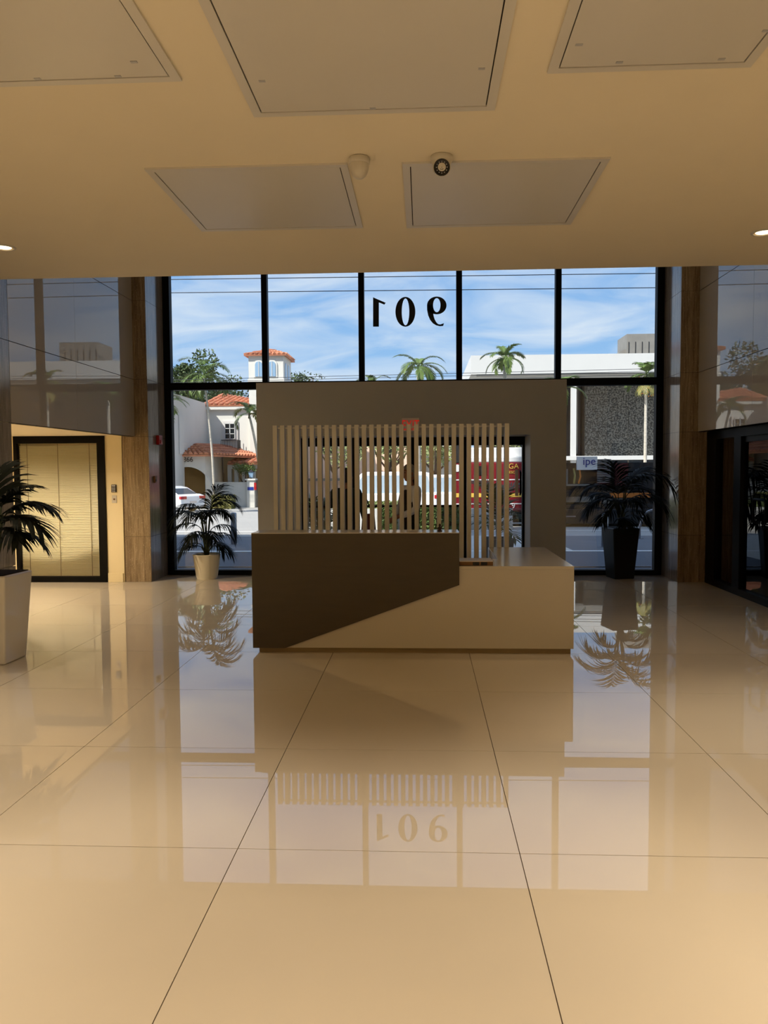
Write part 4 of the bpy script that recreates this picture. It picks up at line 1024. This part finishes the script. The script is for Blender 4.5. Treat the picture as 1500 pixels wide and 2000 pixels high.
MB().box(xs[0]-.75, xs[0]-.32, 51.9, 52.0, pz1+.2, fb-.3).build('window_strip', 'ac_metal', rb)
for u in (1121.5,): q = atY(u, 800, RY).x; MB().box(q-.15, q+.15, RY+.1, RY+.4, GZ(RY)-.2, fb).build('pillar', 'white_paint', rb)
for k in range(1, 5): q = atY(1121.5, 800, RY).x+5.5*k; MB().box(q-.15, q+.15, RY+.1, RY+.4, GZ(RY)-.2, pz2).build('pillar', 'white_paint', rb)
MB().box(fx0, RX1, RY, 52.25, pz2, pz1).build('floor_band', 'white_paint', rb)
for k in range(7):
    q = fx0+.4+k*3.9; st = MB().box(q, q+3.7, 50.4, 50.5, GZ(50)-.2, pz2).build('shop_window', 'glass_dark', rb)
    MB().box(q+1.8, q+1.9, 50.36, 50.4, GZ(50)-.2, pz2).build('glazing_bar', 'ac_metal', st)
MB().box(fx0+1, RX1, 52.3, 60, GZ(52)-.3, fb).build('core_wall', 'ac_metal', rb)
ac = thing('rooftop_unit', 'grey air handling unit on the white flat roof', 'air conditioner', (14.0, 51.0, ft))
MB().box(-1.0, 1.6, 0, 2.4, 0, atY(1255, 652, 51).z-ft).build('cabinet', 'ac_metal', ac)
for k in range(6): MB().box(-.9+k*.42, -.86+k*.42, -.03, 0, .1, 1.15).build('seam', 'iron', ac)
MB().prism([(-1.9, 0), (-1.0, 0), (-1.0, .75), (-1.35, .6)], 'y', .3, 1.8).build('intake_hood', 'ac_metal', ac)

# ---- cars
def car(name, loc, rz, label, L=4.5, Wd=1.8, H=1.45, suv=False, group=None):
    t = thing(name, label, 'car', loc, rz, group); h = Wd/2
    zb_, zs, zr = .22, .92 if not suv else 1.05, H
    # side profile along x (front at -L/2)
    f, r = -L/2, L/2
    low = [(f, .35), (f+.08, .25), (r-.1, .25), (r, .4), (r-.03, zs-.05), (r-.35 if not suv else r-.08, zs+.04), (f+1.15, zs), (f+.2, zs-.22), (f, zs-.35)]
    MB().prism(low, 'y', -h, h).build('body', 'car_white', t, bevel=.08, seg=3)
    if suv: up = [(f+1.1, zs-.02), (r-.1, zs-.02), (r-.3, zr-.06), (r-.55, zr), (f+2.0, zr), (f+1.75, zr-.06)]
    else: up = [(f+1.05, zs-.02), (r-.35, zs), (r-1.15, zr-.08), (r-1.6, zr), (f+2.1, zr), (f+1.85, zr-.06)]
    MB().prism(up, 'y', -h+.12, h-.12).build('cabin', 'car_white', t, bevel=.06, seg=3)
    hw_ = h-.12
    # side glass
    for sg in (-1, 1):
        gp = [(p[0]*.94+.02, zs+.03+(p[1]-zs)*.80) for p in up]
        MB().prism(gp, 'y', sg*(hw_-.005), sg*(hw_+.006)).build('side_window', 'glass_pale' if suv else 'glass_dark', t)
    # windscreen and rear glass as slanted plates
    def plate(a, b, name_):
        a, b = Vector((a[0], 0, a[1])), Vector((b[0], 0, b[1])); n_ = Vector((-(b-a).z, 0, (b-a).x)).normalized()
        if n_.z < 0: n_ = -n_
        a2, b2 = a.lerp(b, .12), a.lerp(b, .86); vs_ = []
        for p_, w_ in ((a2, hw_*.88), (b2, hw_*.80)):
            for sg in (-1, 1): vs_ += [tuple(p_+n_*.006+Vector((0, sg*w_, 0)))]
        mb_ = MB(); o_ = [tuple(Vector(v_)+n_*.012) for v_ in vs_]
        mb_.add(vs_+o_, [(0, 1, 3, 2), (4, 6, 7, 5), (0, 4, 5, 1), (2, 3, 7, 6), (0, 2, 6, 4), (1, 5, 7, 3)]); mb_.build(name_, 'glass_pale' if suv else 'glass_dark', t)
    plate(up[0], up[5], 'windscreen'); plate(up[1], up[2], 'rear_window')
    for x_ in (f+.85, r-.9):
        for sg in (-1, 1):
            wl_ = MB().lathe([(.20, -.1), (.32, -.1), (.33, -.06), (.33, .06), (.32, .1), (.20, .1)], c=(x_, sg*(h-.08), .32), n=22, axis='y').build('wheel', 'tyre', t, True)
            MB().lathe([(.02, sg*.1), (.19, sg*.105), (.20, sg*.09)], c=(x_, sg*(h-.08), .32), n=16, axis='y').build('hubcap', 'steel', wl_)
    for sg in (-1, 1):
        MB().box(r-.14, r+.012, sg*(h-.42) if sg > 0 else -h-.01, h+.01 if sg > 0 else -(h-.42), zs-.22, zs-.06).build('tail_light', 'tail_red', t, bevel=.02)
        MB().box(f-.01, f+.12, sg*(h-.42) if sg > 0 else -h+.05, h-.05 if sg > 0 else -(h-.42), zs-.42, zs-.28).build('headlight', 'glass_blue', t, bevel=.02)
    MB().box(r-.02, r+.01, -.25, .25, .48, .60).build('number_plate', 'sign_white', t)
    return t
x, y = atY(340, 970, 42.5).x, 42.5
car('sedan_car', (x-.6, y, GZ(y)), R_(-28), 'white sedan parked by the arched porch', H=1.38)
x = atY(738, 960, 33).x
car('sport_utility_car', (x, 33, GZ(33)), R_(4), 'white vehicle seen between the two people', L=4.9, H=1.95, suv=True, group='white vehicles on the street')
x = atY(868, 960, 36).x
car('sport_utility_car', (x, 36, GZ(36)), R_(184), 'white vehicle left of the red fire truck', L=4.6, H=1.85, suv=True, group='white vehicles on the street')

# ---- fire truck
TY = 26.0; tg = GZ(TY)
tx0, tx1 = atY(888, 905, TY).x, 8.4
TR = thing('fire_truck', 'red and white fire rescue truck parked across the street', 'truck', (0, TY, tg))
zz = lambda v: atY(950, v, TY).z-tg
MB().box(tx0, 3.65, 0, 2.3, zz(1000), zz(903)).build('body', 'truck_red', TR, bevel=.04)
MB().box(tx0, 3.65, .02, 2.28, zz(903), zz(892)).build('roof_band', 'truck_white', TR, bevel=.03)
MB().box(tx0+.3, 3.5, .15, 2.1, zz(892), zz(874)).build('roof_box', 'truck_white', TR, bevel=.03)
MB().box(tx0-.02, tx0+.32, -.02, .2, zz(903), zz(869)).build('mesh_guard', 'dark_kit', TR)
for v0, v1, m_ in ((938, 936, 'truck_white'), (971, 963, 'gold'), (985, 983, 'truck_white')): MB().box(tx0, 3.66, -.012, 0, zz(v0), zz(v1)).build('stripe', m_, TR)
text_obj('lettering', 'GA', .24, (atY(993, 914, TY).x, -.016, zz(915.5)), 'gold', TR, .006, sx=1.0)
text_obj('lettering', 'ESC', .12, (atY(994, 924, TY).x, -.016, zz(925)), 'gold', TR, .006, sx=1.0)
text_obj('unit_number', '9', .24, (atY(999, 992, TY).x, -.016, zz(993)), 'truck_white', TR, .006)
MB().lathe([(.12, -.02), (.12, 0)], c=(atY(893, 914, TY).x, 0, zz(914)), n=20, axis='y').build('emblem', 'truck_white', TR)
MB().box(1.75, 2.1, -.02, 0, zz(928), zz(910)).build('side_window', 'glass_dark', TR)
for x_ in (1.9, 6.9):
    for y_ in (.18, 2.1):
        w_ = MB().lathe([(.3, -.14), (.46, -.14), (.48, 0), (.46, .14), (.3, .14)], c=(x_, y_, .48), n=24, axis='y').build('wheel', 'tyre', TR, True)
        MB().lathe([(.02, -.15), (.28, -.15), (.30, -.13)], c=(x_, y_, .48), n=18, axis='y').build('hub', 'steel', w_)
# equipment section: frame, shelves and gear
MB().box(3.65, 8.4, .35, 2.3, .45, zz(905)).build('equipment_bay', 'dark_kit', TR)
MB().box(3.65, 8.4, -.05, .35, .62, .74).build('running_board', 'iron', TR)
MB().box(tx0, 8.4, .35, 2.25, .12, .66).build('chassis', 'tyre', TR)
MB().box(3.70, 8.4, -.12, .3, .10, .60).build('bumper', 'iron', TR, bevel=.03)
MB().box(4.25, 5.0, -.13, -.12, .33, .37).build('chrome_strip', 'steel', TR)
MB().box(3.7, 5.7, .2, .35, .80, .98).build('rail', 'ac_metal', TR)
MB().box(3.65, 3.95, .1, .35, .74, zz(905)).build('red_panel', 'maroon', TR)
MB().box(4.1, 4.78, .25, .36, 1.55, zz(920)).build('locker_door', 'ac_metal', TR)
MB().box(4.72, 4.80, .2, .34, 1.35, 1.9).build('locker_post', 'ac_metal', TR)
MB().box(4.3, 5.5, .15, .36, 1.34, 1.40).build('shelf', 'ac_metal', TR)
sg_ = MB().box(atY(1128, 900, TY).x, atY(1168, 900, TY).x, .1, .2, zz(919), zz(893)).build('sign_board', 'truck_white', TR)
text_obj('lettering', 'ipe', .36, (atY(1139, 908, TY).x, .09, zz(909)), 'blue_print', TR, .006)
for k in range(14): q = zz(944)+k*(zz(897)-zz(944))/14; MB().box(atY(1168, 900, TY).x, atY(1195, 900, TY).x, .1, .22, q, q+.034).build('louvre', 'steel', TR)
for x_, m_ in ((5.75, 'maroon'), (6.35, 'maroon'), (6.75, 'dark_kit')): MB().box(x_, x_+.42, .2, .36, 1.35, zz(906)).build('locker_door', m_, TR)
MB().tube([(5.15, .2, 1.42), (5.2, .15, 1.65), (5.18, .18, 1.85), (5.1, .22, 1.95)], .03).build('hose', 'orange', TR)
MB().tube([(5.0, .2, 1.42), (5.02, .15, 1.7), (4.98, .18, 1.92)], .035).build('hose', 'leaf_yellow', TR)
MB().box(4.2, 4.9, .12, .36, .98, 1.2).build('kit_box', 'dark_kit', TR)
MB().box(6.2, 7.6, .1, .36, .95, 1.1).build('tool_tray', 'orange', TR)
MB().box(5.9, 6.9, .1, .36, .76, .92).build('tool_box', 'ac_metal', TR)
MB().tube([(3.6, 0, zz(899)), (4.3, 0, zz(898)), (4.35, 0, zz(905))], .06).build('roof_hose', 'brown', TR)
MB().box(3.7, 4.5, -.02, .2, zz(914), zz(911)).build('ladder_rail', 'brown', TR); MB().box(3.7, 4.5, -.02, .2, zz(900), zz(898)).build('ladder_rail', 'brown', TR)

# ---- street planter wall with hedge, seen through the entrance doors
q0, q1 = atY(560, 1010, 24.8).x, atY(1000, 1010, 24.8).x
pw = thing('planter_wall', 'low white planter wall outside the entrance doors', 'planter', (0, 24.6, GZ(24.6)))
MB().box(q0, q1, 0, .22, 0, .66).build('front_wall', 'white_paint', pw)
MB().box(q0, q1, .22, .9, 0, .55).build('soil_bed', 'soil', pw)
hedge('street_hedge', q0+.1, atY(800, 1010, 24.8).x, 24.86, 25.3, GZ(24.6)+.55, GZ(24.6)+.84, 3500, 41, 'low green hedge in the street planter, left stretch', 'leaf_pale', .10, 'hedges in the planter')
hedge('street_hedge', atY(803, 1010, 24.8).x, atY(895, 1010, 24.8).x, 23.9, 24.5, GZ(24.2)-.0, GZ(24.2)+.70, 3000, 42, 'dark leafy hedge before the second white vehicle', 'leaf', .10, 'hedges in the planter')
hedge('street_hedge', atY(745, 1010, 24.8).x, atY(775, 1010, 24.8).x, 23.9, 24.5, GZ(24.2)-.0, GZ(24.2)+.66, 1500, 43, 'narrow dark hedge beside the grey-haired person', 'leaf', .10, 'hedges in the planter')
# ---- potted palms outside the doors
def outdoor_pot(x, y, s_, seed, label, plabel):
    z0 = GZ(y)+.04
    t = thing('square_planter', label, 'planter', (x, y, z0))
    MB().frustum((0, 0, 0), (.20*s_, .20*s_), (0, 0, .5*s_), (.26*s_, .26*s_)).build('pot', 'ac_metal', t, bevel=.015)
    MB().box(-.23*s_, .23*s_, -.23*s_, .23*s_, .49*s_, .503*s_).build('soil', 'soil', t)
    rnd = random.Random(seed); q = thing('potted_palm', plabel, 'plant', (x, y, z0+.5*s_), 0, 'potted palms outside the doors')
    for k in range(20):
        az = 2*PI*k/20*2.6; el = R_(rnd.choice((82, 68, 48, 25))); h = rnd.uniform(.05, .62)*s_
        MB().tube([(0, 0, -.02), (.02*math.cos(az), .02*math.sin(az), h)], [.028, .016], 6).build('stem', 'bark', q)
        frond_mb((.02*math.cos(az), .02*math.sin(az), h), az, el, .62*s_, R_(70), 13, .34*s_, .03, .10, .22, .009, .2, .15, rnd).build('frond', 'leaf_tree', q)
x = atY(972, 1000, 13.4).x; outdoor_pot(x, 13.4, 1.0, 51, 'grey planter outside the right end of the entrance doors', 'green spiky palm behind the right end of the slats')
x = atY(622, 1000, 13.4).x; outdoor_pot(x, 13.4, .9, 52, 'grey planter outside the left end of the entrance doors', 'green palm beside the person in dark clothes')
